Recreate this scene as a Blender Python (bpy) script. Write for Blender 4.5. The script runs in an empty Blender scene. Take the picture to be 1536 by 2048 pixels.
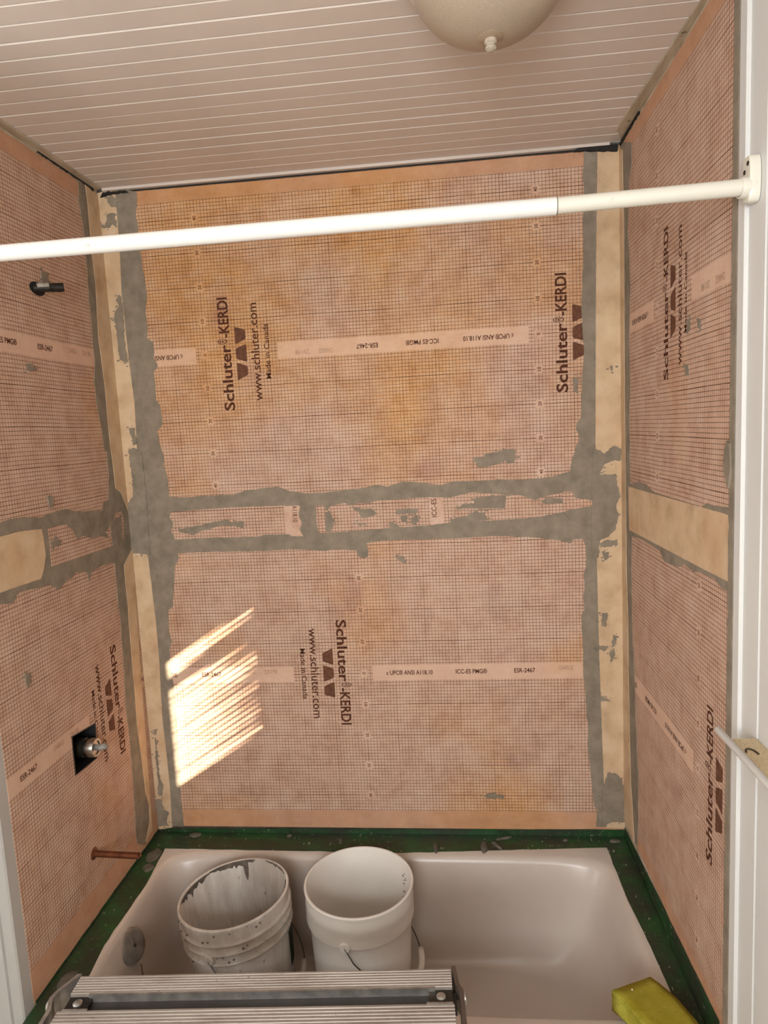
import bpy, bmesh, math, random
from mathutils import Vector, Matrix, noise
from mathutils.geometry import tessellate_polygon

scene = bpy.context.scene
COL = scene.collection

# ------------------------------------------------------------------ camera
XR = 1.5275            # alcove width; left wall x=0, back wall y=0, floor z=0
YAW, PITCH, ROLL = -0.101355, -0.120411, -0.050395
def cam_axes():
    cy, sy = math.cos(YAW), math.sin(YAW); cp, sp = math.cos(PITCH), math.sin(PITCH)
    cr, sr = math.cos(ROLL), math.sin(ROLL)
    f = Vector((sy*cp, cy*cp, sp)); r0 = Vector((cy, -sy, 0)); u0 = r0.cross(f)
    return cr*r0 + sr*u0, -sr*r0 + cr*u0, f
cam_data = bpy.data.cameras.new('camera')
cam_data.sensor_fit = 'VERTICAL'; cam_data.sensor_height = 36.0
cam_data.lens = 1336.626*36.0/2048.0
cam_data.clip_start = 0.02
cam = bpy.data.objects.new('camera', cam_data); COL.objects.link(cam)
_r, _u, _f = cam_axes()
M = Matrix((( _r.x, _u.x, -_f.x, 1.0233), (_r.y, _u.y, -_f.y, -2.0234), (_r.z, _u.z, -_f.z, 1.7029), (0, 0, 0, 1)))
cam.matrix_world = M
scene.camera = cam

# ------------------------------------------------------------------ world, sun, daylight, exposure
world = bpy.data.worlds.new('world'); scene.world = world; world.use_nodes = True
wn = world.node_tree; wn.nodes.clear()
wo = wn.nodes.new('ShaderNodeOutputWorld'); wb = wn.nodes.new('ShaderNodeBackground')
sky = wn.nodes.new('ShaderNodeTexSky'); sky.sky_type = 'HOSEK_WILKIE'; sky.turbidity = 3.0
SUN_DIR = Vector((-1.0, 1.66, -0.63)).normalized()
sky.sun_direction = -SUN_DIR
wb.inputs['Strength'].default_value = 0.9
wn.links.new(sky.outputs[0], wb.inputs[0]); wn.links.new(wb.outputs[0], wo.inputs[0])

sun_d = bpy.data.lights.new('sun', 'SUN'); sun_d.energy = 26.0; sun_d.angle = math.radians(0.30); sun_d.color = (1.0, 0.86, 0.68)
sun = bpy.data.objects.new('sun', sun_d); COL.objects.link(sun)
sun.rotation_euler = SUN_DIR.to_track_quat('-Z', 'Y').to_euler(); sun.location = (4, -5, 4)

def area(name, loc, direction, sx, sy, energy, color):
    d = bpy.data.lights.new(name, 'AREA'); d.shape = 'RECTANGLE'; d.size = sx; d.size_y = sy
    d.energy = energy; d.color = color
    o = bpy.data.objects.new(name, d); COL.objects.link(o); o.location = loc
    o.rotation_euler = Vector(direction).to_track_quat('-Z', 'Y').to_euler()
    return o
# daylight falling in through the two windows of the room
area('window_daylight', (0.75, -3.10, 1.75), (0, 1, 0), 0.85, 0.75, 50.0, (0.96, 0.98, 1.0))
area('side_window_daylight', (-0.98, -1.75, 1.55), (1, 0, 0), 0.95, 1.05, 15.0, (0.95, 0.98, 1.0))

vs = scene.view_settings
vs.view_transform = 'Standard'; vs.look = 'None'; vs.gamma = 1.0; vs.use_curve_mapping = False
vs.exposure = 0.27

# ------------------------------------------------------------------ node helpers
class E:
    """a socket with arithmetic, so that masks can be written as formulas"""
    nt = None
    def __init__(s, sock): s.s = sock
    @staticmethod
    def op(o, *a):
        n = E.nt.nodes.new('ShaderNodeMath'); n.operation = o
        for i, x in enumerate(a):
            if isinstance(x, E): E.nt.links.new(x.s, n.inputs[i])
            else: n.inputs[i].default_value = x
        return E(n.outputs[0])
    def __add__(s, o): return E.op('ADD', s, o)
    __radd__ = __add__
    def __sub__(s, o): return E.op('SUBTRACT', s, o)
    def __rsub__(s, o): return E.op('SUBTRACT', o, s)
    def __mul__(s, o): return E.op('MULTIPLY', s, o)
    __rmul__ = __mul__
    def __gt__(s, o): return E.op('GREATER_THAN', s, o)
    def __lt__(s, o): return E.op('LESS_THAN', s, o)
def e_abs(a): return E.op('ABSOLUTE', a)
def e_fract(a): return E.op('FRACT', a)
def e_max(a, b): return E.op('MAXIMUM', a, b)

def srgb(h):
    h = h.lstrip('#'); v = [int(h[i:i+2], 16)/255 for i in (0, 2, 4)]
    return tuple([(c/12.92 if c <= 0.04045 else ((c+0.055)/1.055)**2.4) for c in v] + [1.0])

class Mat:
    def __init__(s, name, rough=0.6, metal=0.0, spec=0.5):
        s.m = bpy.data.materials.new(name); s.m.use_nodes = True
        s.nt = s.m.node_tree; s.bsdf = s.nt.nodes['Principled BSDF']
        s.bsdf.inputs['Roughness'].default_value = rough
        s.bsdf.inputs['Metallic'].default_value = metal
        s.bsdf.inputs['Specular IOR Level'].default_value = spec
        tc = s.nt.nodes.new('ShaderNodeTexCoord'); s.co = tc.outputs['Object']
        E.nt = s.nt
    def xyz(s):
        n = s.nt.nodes.new('ShaderNodeSeparateXYZ'); s.nt.links.new(s.co, n.inputs[0])
        return [E(o) for o in n.outputs]
    def noise(s, scale, detail=4.0, rough=0.55, stretch=(1, 1, 1), seed=0.0, dist=0.0):
        mp = s.nt.nodes.new('ShaderNodeMapping'); s.nt.links.new(s.co, mp.inputs[0])
        mp.inputs['Scale'].default_value = stretch; mp.inputs['Location'].default_value = (seed, seed*0.7, seed*1.3)
        n = s.nt.nodes.new('ShaderNodeTexNoise'); s.nt.links.new(mp.outputs[0], n.inputs['Vector'])
        n.inputs['Scale'].default_value = scale; n.inputs['Detail'].default_value = detail
        n.inputs['Roughness'].default_value = rough; n.inputs['Distortion'].default_value = dist
        return E(n.outputs['Fac'])
    def ramp(s, e, stops):
        n = s.nt.nodes.new('ShaderNodeValToRGB'); s.nt.links.new(e.s, n.inputs[0])
        cr = n.color_ramp
        while len(cr.elements) < len(stops): cr.elements.new(0.5)
        for el, (p, c) in zip(cr.elements, stops):
            el.position = p; el.color = c if not isinstance(c, (int, float)) else (c, c, c, 1)
        return n.outputs[0]
    def rampv(s, e, lo, hi):
        n = s.nt.nodes.new('ShaderNodeMapRange'); s.nt.links.new(e.s, n.inputs[0])
        n.inputs[1].default_value = lo; n.inputs[2].default_value = hi
        return E(n.outputs[0])
    def mix(s, fac, a, b, blend='MIX'):
        n = s.nt.nodes.new('ShaderNodeMix'); n.data_type = 'RGBA'; n.blend_type = blend
        def put(sock, x):
            if isinstance(x, E): s.nt.links.new(x.s, sock)
            elif hasattr(x, 'is_linked'): s.nt.links.new(x, sock)
            else: sock.default_value = x
        put(n.inputs[0], fac); put(n.inputs[6], a); put(n.inputs[7], b)
        return n.outputs[2]
    def color(s, c):
        if hasattr(c, 'is_linked'): s.nt.links.new(c, s.bsdf.inputs['Base Color'])
        else: s.bsdf.inputs['Base Color'].default_value = c
        return s
    def roughness(s, e): s.nt.links.new(e.s, s.bsdf.inputs['Roughness']); return s
    def bump(s, e, strength=0.3, dist=0.002):
        b = s.nt.nodes.new('ShaderNodeBump'); b.inputs['Strength'].default_value = strength
        b.inputs['Distance'].default_value = dist
        s.nt.links.new(e.s, b.inputs['Height']); s.nt.links.new(b.outputs[0], s.bsdf.inputs['Normal'])
        return s

def plain(name, hexc, rough=0.6, metal=0.0, var=0.06, scale=8.0, bump=0.0, bscale=60.0, spec=0.5):
    m = Mat(name, rough, metal, spec); c = srgb(hexc)
    d = tuple([x*(1-3*var) for x in c[:3]] + [1]); l = tuple([min(1, x*(1+1.2*var)) for x in c[:3]] + [1])
    m.color(m.ramp(m.noise(scale), [(0.3, d), (0.7, l)]))
    if bump: m.bump(m.noise(bscale, 3), bump, 0.002)
    return m.m

def fleece(m, seed, warm=0.0):
    """mottled salmon fleece of the membrane"""
    big = m.noise(1.7, 3, 0.5, seed=seed); mid = m.noise(16, 6, 0.7, seed=seed+3); fine = m.noise(150, 2, 0.6, seed=seed)
    a = m.ramp(mid, [(0.28, srgb('#B59079')), (0.5, srgb('#C8A690')), (0.75, srgb('#D5B9A5'))])
    b = m.ramp(mid, [(0.28, srgb('#B4804F')), (0.5, srgb('#CB9A68')), (0.75, srgb('#D8B084'))])
    c = m.mix(m.rampv(big, 0.47-warm, 0.66-warm), a, b)
    smudge = m.rampv(m.noise(6.5, 2, 0.45, seed=seed+9), 0.64, 0.80)*0.45
    c = m.mix(smudge, c, srgb('#A07C76'))
    haze = m.rampv(m.noise(5.1, 5, 0.65, seed=seed+17), 0.58, 0.75)*0.30
    c = m.mix(haze, c, srgb('#C9B8A4'))
    fib = m.rampv(m.noise(38, 5, 0.7, seed=seed+40, stretch=(0.5, 0.5, 1.3)), 0.42, 0.72)*0.30
    c = m.mix(fib, c, srgb('#DDBFA8'))
    c = m.mix(m.rampv(fine, 0.3, 0.75)*0.16, c, srgb('#8E5F42'))
    return c

def membrane(name, wall, s_r, z0, sign, vscale=1.0, seed=0.0, warm=0.0, bands=True, border=0.452, rects=()):
    m = Mat(name, 0.85, spec=0.2)
    x, y, z = m.xyz()
    s = x if wall == 'back' else (y if wall == 'left' else y*-1.0)
    wob = (m.noise(3.0, 1, 0.4, seed=seed+5)-0.5)*0.006
    u = (s - s_r)*float(sign) + wob
    v = (z - z0)*(sign/vscale) + wob
    def lines(t, hw): return e_abs(e_fract(t+0.5)-0.5) < hw
    minor = e_max(lines(u*100.0, 0.068)*0.76, lines(v*100.0, 0.072)*0.86)
    major = e_max(lines(u*10.0, 0.0085)*0.85, lines(v*10.0, 0.0100)*0.95)
    g = e_max(minor, major)
    um = e_fract(u)
    keep = e_abs(v) < border
    if bands:
        inb = (um > 0.227)*(um < 0.972)*(e_abs(v) < 0.0245)
        keep = keep*(1.0-inb)
        near = e_abs(e_fract(u+0.5)-0.5) < 0.0105
        box = near*(e_abs(e_fract(v*10.0+0.5)-0.5) < 0.11)
        keep = keep*(1.0-box)
    for (a, b, c, d) in rects:
        keep = keep*(1.0-(u > a)*(u < b)*(v > c)*(v < d))
    fade = m.rampv(m.noise(14, 3, 0.6, seed=seed+31), 0.25, 0.6)*0.35+0.65
    col = fleece(m, seed, warm)
    if bands: col = m.mix((e_abs(v) > border)*0.55, col, m.ramp(m.noise(12, 5, 0.65, seed=seed+2), [(0.3, srgb('#A8754E')), (0.7, srgb('#C28C61'))]))
    if bands: col = m.mix(inb*0.45, col, srgb('#D6B49C'))
    m.color(m.mix(g*keep*fade, col, srgb('#533220')))
    m.bump(m.noise(260, 2, 0.6), 0.25, 0.001)
    return m.m

# ------------------------------------------------------------------ mesh helpers
def link(name, me, mat=None, parent=None, smooth=False):
    o = bpy.data.objects.new(name, me); COL.objects.link(o)
    if mat is not None and len(me.materials) == 0: me.materials.append(mat)
    if parent is not None: o.parent = parent
    if smooth:
        for p in me.polygons: p.use_smooth = True
    return o
def mesh(name, verts, faces):
    me = bpy.data.meshes.new(name); me.from_pydata([tuple(v) for v in verts], [], faces); me.update(); return me
class MB:
    def __init__(s): s.v = []; s.f = []
    def add(s, vs, fs):
        n = len(s.v); s.v += [tuple(v) for v in vs]; s.f += [tuple(i+n for i in f) for f in fs]; return s
    def box(s, x0, x1, y0, y1, z0, z1):
        v = [(x, y, z) for z in (z0, z1) for y in (y0, y1) for x in (x0, x1)]
        return s.add(v, [(0, 2, 3, 1), (4, 5, 7, 6), (0, 1, 5, 4), (2, 6, 7, 3), (0, 4, 6, 2), (1, 3, 7, 5)])
    def tube(s, pts, r, n=16, caps=True):
        pts = [Vector(p) for p in pts]; rings = []
        rr = r if isinstance(r, (list, tuple)) else [r]*len(pts)
        up = None
        for i, p in enumerate(pts):
            t = ((pts[min(i+1, len(pts)-1)]-p).normalized() + (p-pts[max(i-1, 0)]).normalized())
            if t.length < 1e-6: t = pts[min(i+1, len(pts)-1)]-pts[max(i-1, 0)]
            t.normalize()
            if up is None:
                up = Vector((0, 0, 1)) if abs(t.z) < 0.9 else Vector((1, 0, 0))
            a = t.cross(up).normalized(); b = a.cross(t).normalized(); up = b
            rings.append([p + rr[i]*(math.cos(2*math.pi*k/n)*a + math.sin(2*math.pi*k/n)*b) for k in range(n)])
        vs = [q for rg in rings for q in rg]; fs = []
        for i in range(len(pts)-1):
            for k in range(n):
                fs.append((i*n+k, i*n+(k+1) % n, (i+1)*n+(k+1) % n, (i+1)*n+k))
        if caps: fs += [tuple(range(n-1, -1, -1)), tuple((len(pts)-1)*n+k for k in range(n))]
        return s.add(vs, fs)
    def lathe(s, prof, n=48, origin=(0, 0, 0), axis='z'):
        """prof: list of (radius, height)"""
        vs = []; fs = []; o = Vector(origin)
        for (r, h) in prof:
            for k in range(n):
                a = 2*math.pi*k/n; p = (r*math.cos(a), r*math.sin(a), h)
                if axis == 'x': p = (h, p[0], p[1])
                if axis == 'y': p = (p[0], -h, p[1])
                vs.append(o+Vector(p))
        for i in range(len(prof)-1):
            for k in range(n):
                fs.append((i*n+k, i*n+(k+1) % n, (i+1)*n+(k+1) % n, (i+1)*n+k))
        return s.add(vs, fs)
    def build(s, name, mat, parent=None, smooth=False, autosmooth=None):
        me = mesh(name, s.v, s.f)
        bm = bmesh.new(); bm.from_mesh(me); bmesh.ops.remove_doubles(bm, verts=bm.verts, dist=1e-6)
        bmesh.ops.recalc_face_normals(bm, faces=bm.faces); bm.to_mesh(me); bm.free()
        o = link(name, me, mat, parent, smooth)
        if autosmooth is not None:
            for p in me.polygons: p.use_smooth = True
            try: me.set_sharp_from_angle(angle=math.radians(autosmooth))
            except Exception: pass
        return o
def tag(o, label=None, cat=None, group=None, kind=None):
    if label: o['label'] = label
    if cat: o['category'] = cat
    if group: o['group'] = group
    if kind: o['kind'] = kind
    return o
def empty(name, loc, rz=0.0, rx=0.0, ry=0.0):
    o = bpy.data.objects.new(name, None); COL.objects.link(o); o.location = loc
    o.rotation_euler = (rx, ry, rz); o.empty_display_size = 0.05
    return o

def W_back(a, b, d): return (a, -d, b)
def W_left(a, b, d): return (d, a, b)
def W_right(a, b, d): return (XR-d, a, b)
WALL = {'back': W_back, 'left': W_left, 'right': W_right}

def rough(pts, seg=0.008, amp=0.0022, seed=0.0):
    out = []; n = len(pts)
    for i in range(n):
        p = Vector(pts[i]); q = Vector(pts[(i+1) % n]); L = (q-p).length
        k = max(1, int(L/seg)); nn = Vector((-(q-p).y, (q-p).x))
        nn = nn/L if L > 1e-9 else nn
        for j in range(k):
            w = p.lerp(q, j/k)
            d = noise.noise(Vector((w.x*95, w.y*95, seed)))*amp + noise.noise(Vector((w.x*300, w.y*300, seed+7)))*amp*0.6
            if j == 0: d *= 0.4
            out.append((w.x+nn.x*d, w.y+nn.y*d))
    return out
def slab_into(mb, pts, wall, d0, d1):
    """prism on a wall: outline pts (a, height), from offset d0 to offset d1 into the room"""
    f = WALL[wall]; n = len(pts)
    tri = tessellate_polygon([[Vector((p[0], p[1], 0)) for p in pts]])
    vs = [f(p[0], p[1], d1) for p in pts] + [f(p[0], p[1], d0) for p in pts]
    fs = [tuple(t) for t in tri]
    for i in range(n):
        j = (i+1) % n; fs.append((i, j, n+j, n+i))
    mb.add(vs, fs)
def slab(name, pts, wall, d0, d1, mat, parent, r=True, amp=0.0022, seed=0.0):
    mb = MB(); slab_into(mb, rough(pts, amp=amp, seed=seed) if r else pts, wall, d0, d1)
    return mb.build(name, mat, parent)
def rect(a0, a1, b0, b1): return [(a0, b0), (a1, b0), (a1, b1), (a0, b1)]
def framed_rect(mb, outer, hole, f, d0, d1):
    """rectangle with a four-cornered hole; corner order: low-low, high-low, high-high, low-high"""
    vs = [f(*p, d1) for p in outer] + [f(*p, d1) for p in hole] + [f(*p, d0) for p in outer] + [f(*p, d0) for p in hole]
    fs = []
    for i in range(4):
        j = (i+1) % 4
        fs += [(i, j, 4+j, 4+i), (8+i, 12+i, 12+j, 8+j), (i, 8+i, 8+j, j), (4+i, 4+j, 12+j, 12+i)]
    mb.add(vs, fs)

TRACED = {
 'mb_left_up': [[0.0492,2.4664],[0.0728,2.4673],[0.1239,2.446],[0.1235,2.4261],[0.1148,2.3852],[0.1189,2.3474],[0.1138,2.3116],[0.1188,2.272],[0.1214,2.2192],[0.1276,2.1511],[0.1168,2.0991],[0.1206,2.055],[0.1149,2.0194],[0.1323,2.0108],[0.1347,1.9859],[0.13,1.9598],[0.1417,1.9409],[0.1374,1.9291],[0.1264,1.9221],[0.1281,1.8825],[0.1259,1.8337],[0.1375,1.8177],[0.1398,1.7575],[0.1193,1.7385],[0.1274,1.6858],[0.1359,1.6551],[0.1303,1.6303],[0.1404,1.5984],[0.1405,1.5368],[0.1382,1.5211],[-0.0066,1.5269]],
 'mb_left_lo': [[-0.0178,1.3822],[0.1283,1.3773],[0.1505,1.3491],[0.154,1.3328],[0.1384,1.3073],[0.1288,1.2381],[0.1199,1.1766],[0.1036,1.1638],[0.0997,1.094],[0.1062,1.0638],[0.0948,1.0321],[0.0955,0.9476],[0.0994,0.8966],[0.0984,0.8109],[0.0943,0.6895],[0.0949,0.6194],[0.0863,0.5239],[0.0899,0.4669],[0.0892,0.4202],[0.0051,0.4194]],
 'mb_seam': [[-0.0058,1.5348],[0.14,1.5321],[0.1976,1.5266],[0.2515,1.5298],[0.3467,1.5284],[0.3862,1.5409],[0.4918,1.549],[0.5225,1.5353],[0.5769,1.5242],[0.6381,1.5243],[0.6867,1.5285],[0.7473,1.5321],[0.7965,1.5408],[0.8321,1.5341],[0.8802,1.5479],[0.9166,1.5453],[0.9925,1.5325],[1.0342,1.5421],[1.0896,1.5408],[1.1889,1.5415],[1.2554,1.5387],[1.3229,1.5432],[1.353,1.5516],[1.3769,1.5565],[1.485,1.5561],[1.483,1.347],[1.4102,1.353],[1.3854,1.3534],[1.3734,1.3401],[1.3368,1.3521],[1.2824,1.3605],[1.2394,1.3646],[1.165,1.371],[1.0974,1.3701],[0.9859,1.3676],[0.9142,1.3681],[0.8115,1.3693],[0.7567,1.3614],[0.7635,1.3419],[0.7607,1.3199],[0.748,1.3156],[0.7326,1.3208],[0.7251,1.34],[0.6634,1.3467],[0.6268,1.3416],[0.578,1.3464],[0.5338,1.351],[0.415,1.3485],[0.2308,1.3513],[0.1554,1.3489],[-0.0072,1.3542]],
 'mb_right_up': [[1.4937,2.4612],[1.4299,2.4642],[1.4254,2.3876],[1.428,2.3271],[1.4235,2.2532],[1.4244,2.1685],[1.4204,2.1179],[1.4169,2.0279],[1.4182,1.959],[1.4222,1.9037],[1.4165,1.8442],[1.4129,1.751],[1.4095,1.7084],[1.3979,1.6995],[1.3955,1.6763],[1.4046,1.6656],[1.4043,1.6466],[1.3949,1.633],[1.3931,1.6192],[1.3824,1.5903],[1.3769,1.5565],[1.3794,1.5311],[1.4847,1.5266]],
 'mb_right_lo': [[1.4977,1.3617],[1.4102,1.353],[1.4187,1.328],[1.4212,1.2959],[1.4178,1.2643],[1.4117,1.2456],[1.4141,1.207],[1.4092,1.1731],[1.4127,1.1342],[1.4025,1.1157],[1.4057,1.0297],[1.4065,0.977],[1.4069,0.9245],[1.4121,0.8748],[1.4143,0.8119],[1.4195,0.7604],[1.4157,0.7028],[1.421,0.6519],[1.4283,0.5675],[1.4336,0.5024],[1.4427,0.4896],[1.439,0.4319],[1.4942,0.4324]],
 'band_a': [[0.1413,1.4827],[0.2365,1.487],[0.3404,1.4901],[0.5256,1.4884],[0.5572,1.4871],[0.552,1.4576],[0.56,1.4338],[0.5521,1.4105],[0.5619,1.3912],[0.527,1.3924],[0.5163,1.3991],[0.4445,1.4001],[0.4168,1.3947],[0.3265,1.3962],[0.2287,1.3964],[0.1496,1.3943],[0.1373,1.4221],[0.1464,1.449],[0.1364,1.4654]],
 'band_b': [[0.609,1.4851],[0.6279,1.4859],[0.6427,1.4713],[0.6542,1.4818],[0.6969,1.4902],[0.7136,1.4825],[0.7449,1.4875],[0.7758,1.4863],[0.794,1.4923],[0.9615,1.4973],[1.0204,1.4934],[1.0854,1.5067],[1.1879,1.4957],[1.2293,1.4925],[1.2731,1.4756],[1.2953,1.4838],[1.3643,1.4982],[1.3846,1.4951],[1.3902,1.4769],[1.4192,1.4728],[1.4423,1.4659],[1.4377,1.4511],[1.3897,1.4454],[1.3457,1.4351],[1.3015,1.4277],[1.2527,1.422],[1.1298,1.4189],[1.0175,1.4176],[0.958,1.4114],[0.7895,1.4051],[0.6933,1.4007],[0.6114,1.3989],[0.6061,1.4399]],
 'back_smears': [[[0.1626,1.4271],[0.2006,1.4335],[0.2653,1.4441],[0.3241,1.4523],[0.339,1.4414],[0.376,1.4452],[0.3744,1.4246],[0.3068,1.4348],[0.2311,1.4168],[0.209,1.4071],[0.1619,1.4192]],[[0.6343,1.4623],[0.6524,1.4586],[0.6632,1.4338],[0.656,1.4157],[0.6458,1.4008],[0.634,1.4073]],[[0.7177,1.4803],[0.7384,1.4704],[0.7807,1.4688],[0.7979,1.4512],[0.7611,1.4423],[0.7519,1.4396],[0.7407,1.4582]],[[0.8556,1.4629],[0.8886,1.4646],[0.9184,1.4646],[0.9208,1.4513],[0.8879,1.4496],[0.8549,1.449]],[[0.8685,1.4443],[0.8887,1.4405],[0.8866,1.4213],[0.87,1.4255]],[[0.8993,1.4371],[0.9175,1.4425],[0.9257,1.4271],[0.9102,1.4126],[0.8986,1.4221]],[[0.8313,1.4215],[0.8417,1.4242],[0.8564,1.4163],[0.8632,1.4076],[0.8409,1.4072]],[[1.0315,1.4583],[1.0569,1.4699],[1.0943,1.4729],[1.0824,1.4878],[1.1228,1.4925],[1.1876,1.4942],[1.1834,1.4555],[1.1678,1.4486],[1.1309,1.4525],[1.0688,1.4524]],[[1.2909,1.4713],[1.3155,1.4815],[1.3457,1.4772],[1.3545,1.4644],[1.309,1.4606]],[[1.0179,1.429],[1.0556,1.432],[1.0934,1.4464],[1.1214,1.4466],[1.1312,1.4229],[1.0799,1.4152],[1.0174,1.4144]],[[0.7238,1.4273],[0.7571,1.4248],[0.7599,1.4199],[0.7236,1.423]],[[1.0913,1.5988],[1.1039,1.6129],[1.1254,1.6046],[1.1282,1.619],[1.1766,1.6265],[1.2102,1.6297],[1.2196,1.6244],[1.2138,1.5884],[1.1947,1.5893],[1.1854,1.5994],[1.1658,1.5881],[1.1367,1.5821],[1.1102,1.5824],[1.1033,1.5934]],[[1.3894,1.8269],[1.3955,1.8312],[1.4023,1.8215],[1.3998,1.8076],[1.4042,1.7933],[1.3972,1.7881],[1.3879,1.7919],[1.3891,1.8082]],[[0.8516,1.3172],[0.8698,1.3179],[0.8778,1.2949],[0.8629,1.3003]],[[1.4497,1.6201],[1.4762,1.6036],[1.5,1.6268],[1.5265,1.6164],[1.5204,1.5834],[1.4937,1.5816],[1.4729,1.5703],[1.4619,1.5457],[1.5082,1.5413],[1.5138,1.5043],[1.5208,1.4763],[1.5075,1.4522],[1.5144,1.4179],[1.5069,1.3809],[1.4827,1.3567],[1.4597,1.3481],[1.4567,1.2947],[1.4398,1.2953],[1.4344,1.3459],[1.4394,1.5074],[1.4437,1.6173]],[[1.4596,1.3375],[1.4826,1.3492],[1.5114,1.3445],[1.5101,1.3307],[1.4884,1.3264],[1.4607,1.3261]],[[1.4585,0.5548],[1.477,0.6131],[1.5006,0.6131],[1.5182,0.5938],[1.5268,0.5551],[1.5232,0.464],[1.5291,0.4496],[1.4873,0.4492],[1.4573,0.4338]],[[1.4645,1.1203],[1.4789,1.123],[1.477,1.1018],[1.4757,1.0835],[1.4612,1.0838]],[[1.4956,1.0586],[1.5071,1.0523],[1.5028,1.0279],[1.4924,1.0158]],[[1.4864,0.9974],[1.4981,1.0157],[1.5009,0.9972],[1.489,0.9696]],[[1.4531,1.0239],[1.4693,1.0211],[1.482,1.0191],[1.4749,1.0087],[1.4529,1.0104]],[[1.4548,0.8662],[1.4821,0.8508],[1.485,0.8452],[1.4546,0.8486]],[[1.4671,1.3058],[1.4853,1.3115],[1.4851,1.2938],[1.473,1.2879]],[[1.4652,1.1223],[1.4805,1.1252],[1.4772,1.1027],[1.465,1.1062]],[[0.0305,2.4413],[0.0462,2.4435],[0.0611,2.4272],[0.0592,2.4086],[0.0381,2.415],[0.0316,2.4272]],[[0.0254,2.3925],[0.0512,2.3928],[0.0545,2.3503],[0.0402,2.3608],[0.029,2.3522],[0.0059,2.354],[0.0022,2.3685],[0.0169,2.3603],[0.024,2.3786]],[[0.0277,2.1389],[0.0397,2.155],[0.0468,2.1473],[0.049,2.1181],[0.0444,2.0209],[0.048,1.9518],[0.0225,1.9607],[0.0215,2.0027],[0.0213,2.0517],[0.0165,2.0813],[0.0226,2.1053],[0.0365,2.1238]],[[0.0239,1.6857],[0.0431,1.6899],[0.0655,1.6735],[0.0674,1.5554],[0.0631,1.3991],[0.061,1.3491],[0.01,1.356],[-0.0093,1.354],[-0.0127,1.4017],[-0.0101,1.4543],[0.0043,1.5164],[0.0225,1.5365],[0.0276,1.588],[0.023,1.6499]],[[0.0155,0.7633],[0.03,0.7641],[0.0255,0.7497],[0.0182,0.7443]],[[0.0197,0.7361],[0.0238,0.7179],[0.0222,0.6677],[0.0211,0.6081],[0.0304,0.562],[0.0228,0.5296],[0.0101,0.5388],[0.0167,0.5759],[0.0155,0.6449],[0.018,0.7043]],[[-0.0149,0.5154],[0.0197,0.5203],[0.0253,0.4831],[0.0445,0.4692],[0.0368,0.4598],[0.0338,0.4271],[0.0011,0.4197],[-0.0111,0.436],[-0.0167,0.4735]],[[0.0308,1.7539],[0.0517,1.7504],[0.0497,1.7302],[0.0525,1.7047],[0.0409,1.6951],[0.0381,1.7206],[0.0319,1.7387]],[[1.1008,0.5415],[1.1224,0.5455],[1.1345,0.537],[1.1498,0.5351],[1.1312,0.5284],[1.1003,0.5269]],[[1.4952,1.8584],[1.5008,1.8562],[1.5015,1.8447],[1.4969,1.8411]]],
 'strip_bl_up': [[-0.0043,2.4537],[0.057,2.4658],[0.0581,2.4314],[0.0544,2.2709],[0.0485,2.1669],[0.0496,2.0506],[0.052,1.9462],[0.0563,1.8267],[0.0503,1.6826],[0.0459,1.5883],[0.0323,1.4837],[-0.0081,1.4788]],
 'strip_bl_lo': [[-0.0028,1.3654],[0.0528,1.3522],[0.0558,1.2672],[0.0595,1.1322],[0.0584,1.0041],[0.0507,0.8043],[0.054,0.6449],[0.0542,0.5529],[0.0486,0.4162],[-0.0259,0.4083]],
 'strip_br': [[1.5315,2.4579],[1.4659,2.4597],[1.4593,2.1824],[1.4546,1.9045],[1.4509,1.6312],[1.4495,1.4686],[1.4507,1.3178],[1.4513,1.2414],[1.4545,0.9984],[1.4604,0.7158],[1.4648,0.5548],[1.4697,0.4305],[1.5369,0.4295]],
 'strip_ll_up': [[-0.0285,2.4496],[-0.0735,2.4595],[-0.0702,2.4135],[-0.0733,2.2626],[-0.069,2.1839],[-0.0846,2.0172],[-0.0745,1.8761],[-0.0781,1.7297],[-0.0725,1.6341],[-0.0702,1.5696],[-0.0401,1.5544],[-0.0211,1.4876]],
 'strip_ll_lo': [[-0.0185,1.3687],[-0.066,1.33],[-0.0666,1.2785],[-0.065,1.2052],[-0.0708,1.1358],[-0.0737,1.0311],[-0.0768,0.9163],[-0.0827,0.8201],[-0.0741,0.6837],[-0.0715,0.5839],[-0.0574,0.5289],[-0.0615,0.4738],[-0.1003,0.4273],[-0.0505,0.4371]],
 'strip_rr': [[-0.0161,2.4519],[-0.0368,2.4308],[-0.0469,2.2118],[-0.0441,1.8951],[-0.0439,1.777],[-0.0452,1.6101],[-0.0504,1.3731],[-0.0529,1.2494],[-0.0638,1.125],[-0.0659,0.971],[-0.0731,0.7933],[-0.0859,0.6161],[-0.121,0.4599],[-0.0431,0.4566]],
 'ml_col': [[-0.1064,2.4672],[-0.117,2.3985],[-0.1054,2.3217],[-0.1072,2.2222],[-0.1148,2.1196],[-0.1134,2.0562],[-0.118,2.0043],[-0.1159,1.9437],[-0.1308,1.8957],[-0.1306,1.8251],[-0.1161,1.7538],[-0.1144,1.6887],[-0.1016,1.6853],[-0.1024,1.6073],[-0.1203,1.5395],[-0.1507,1.5339],[-0.1632,1.4997],[-0.116,1.3326],[-0.119,1.3255],[-0.1211,1.2452],[-0.119,1.1929],[-0.1197,1.1427],[-0.1275,1.0086],[-0.1381,0.9085],[-0.1338,0.8011],[-0.1387,0.6528],[-0.1507,0.5298],[-0.1525,0.4565],[-0.1022,0.4182],[-0.0572,0.4589],[-0.0423,0.8811],[-0.0176,1.2057],[-0.0027,1.4467],[0.0023,1.6849],[0.0002,1.9934],[-0.0017,2.2906],[-0.0244,2.4708]],
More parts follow.
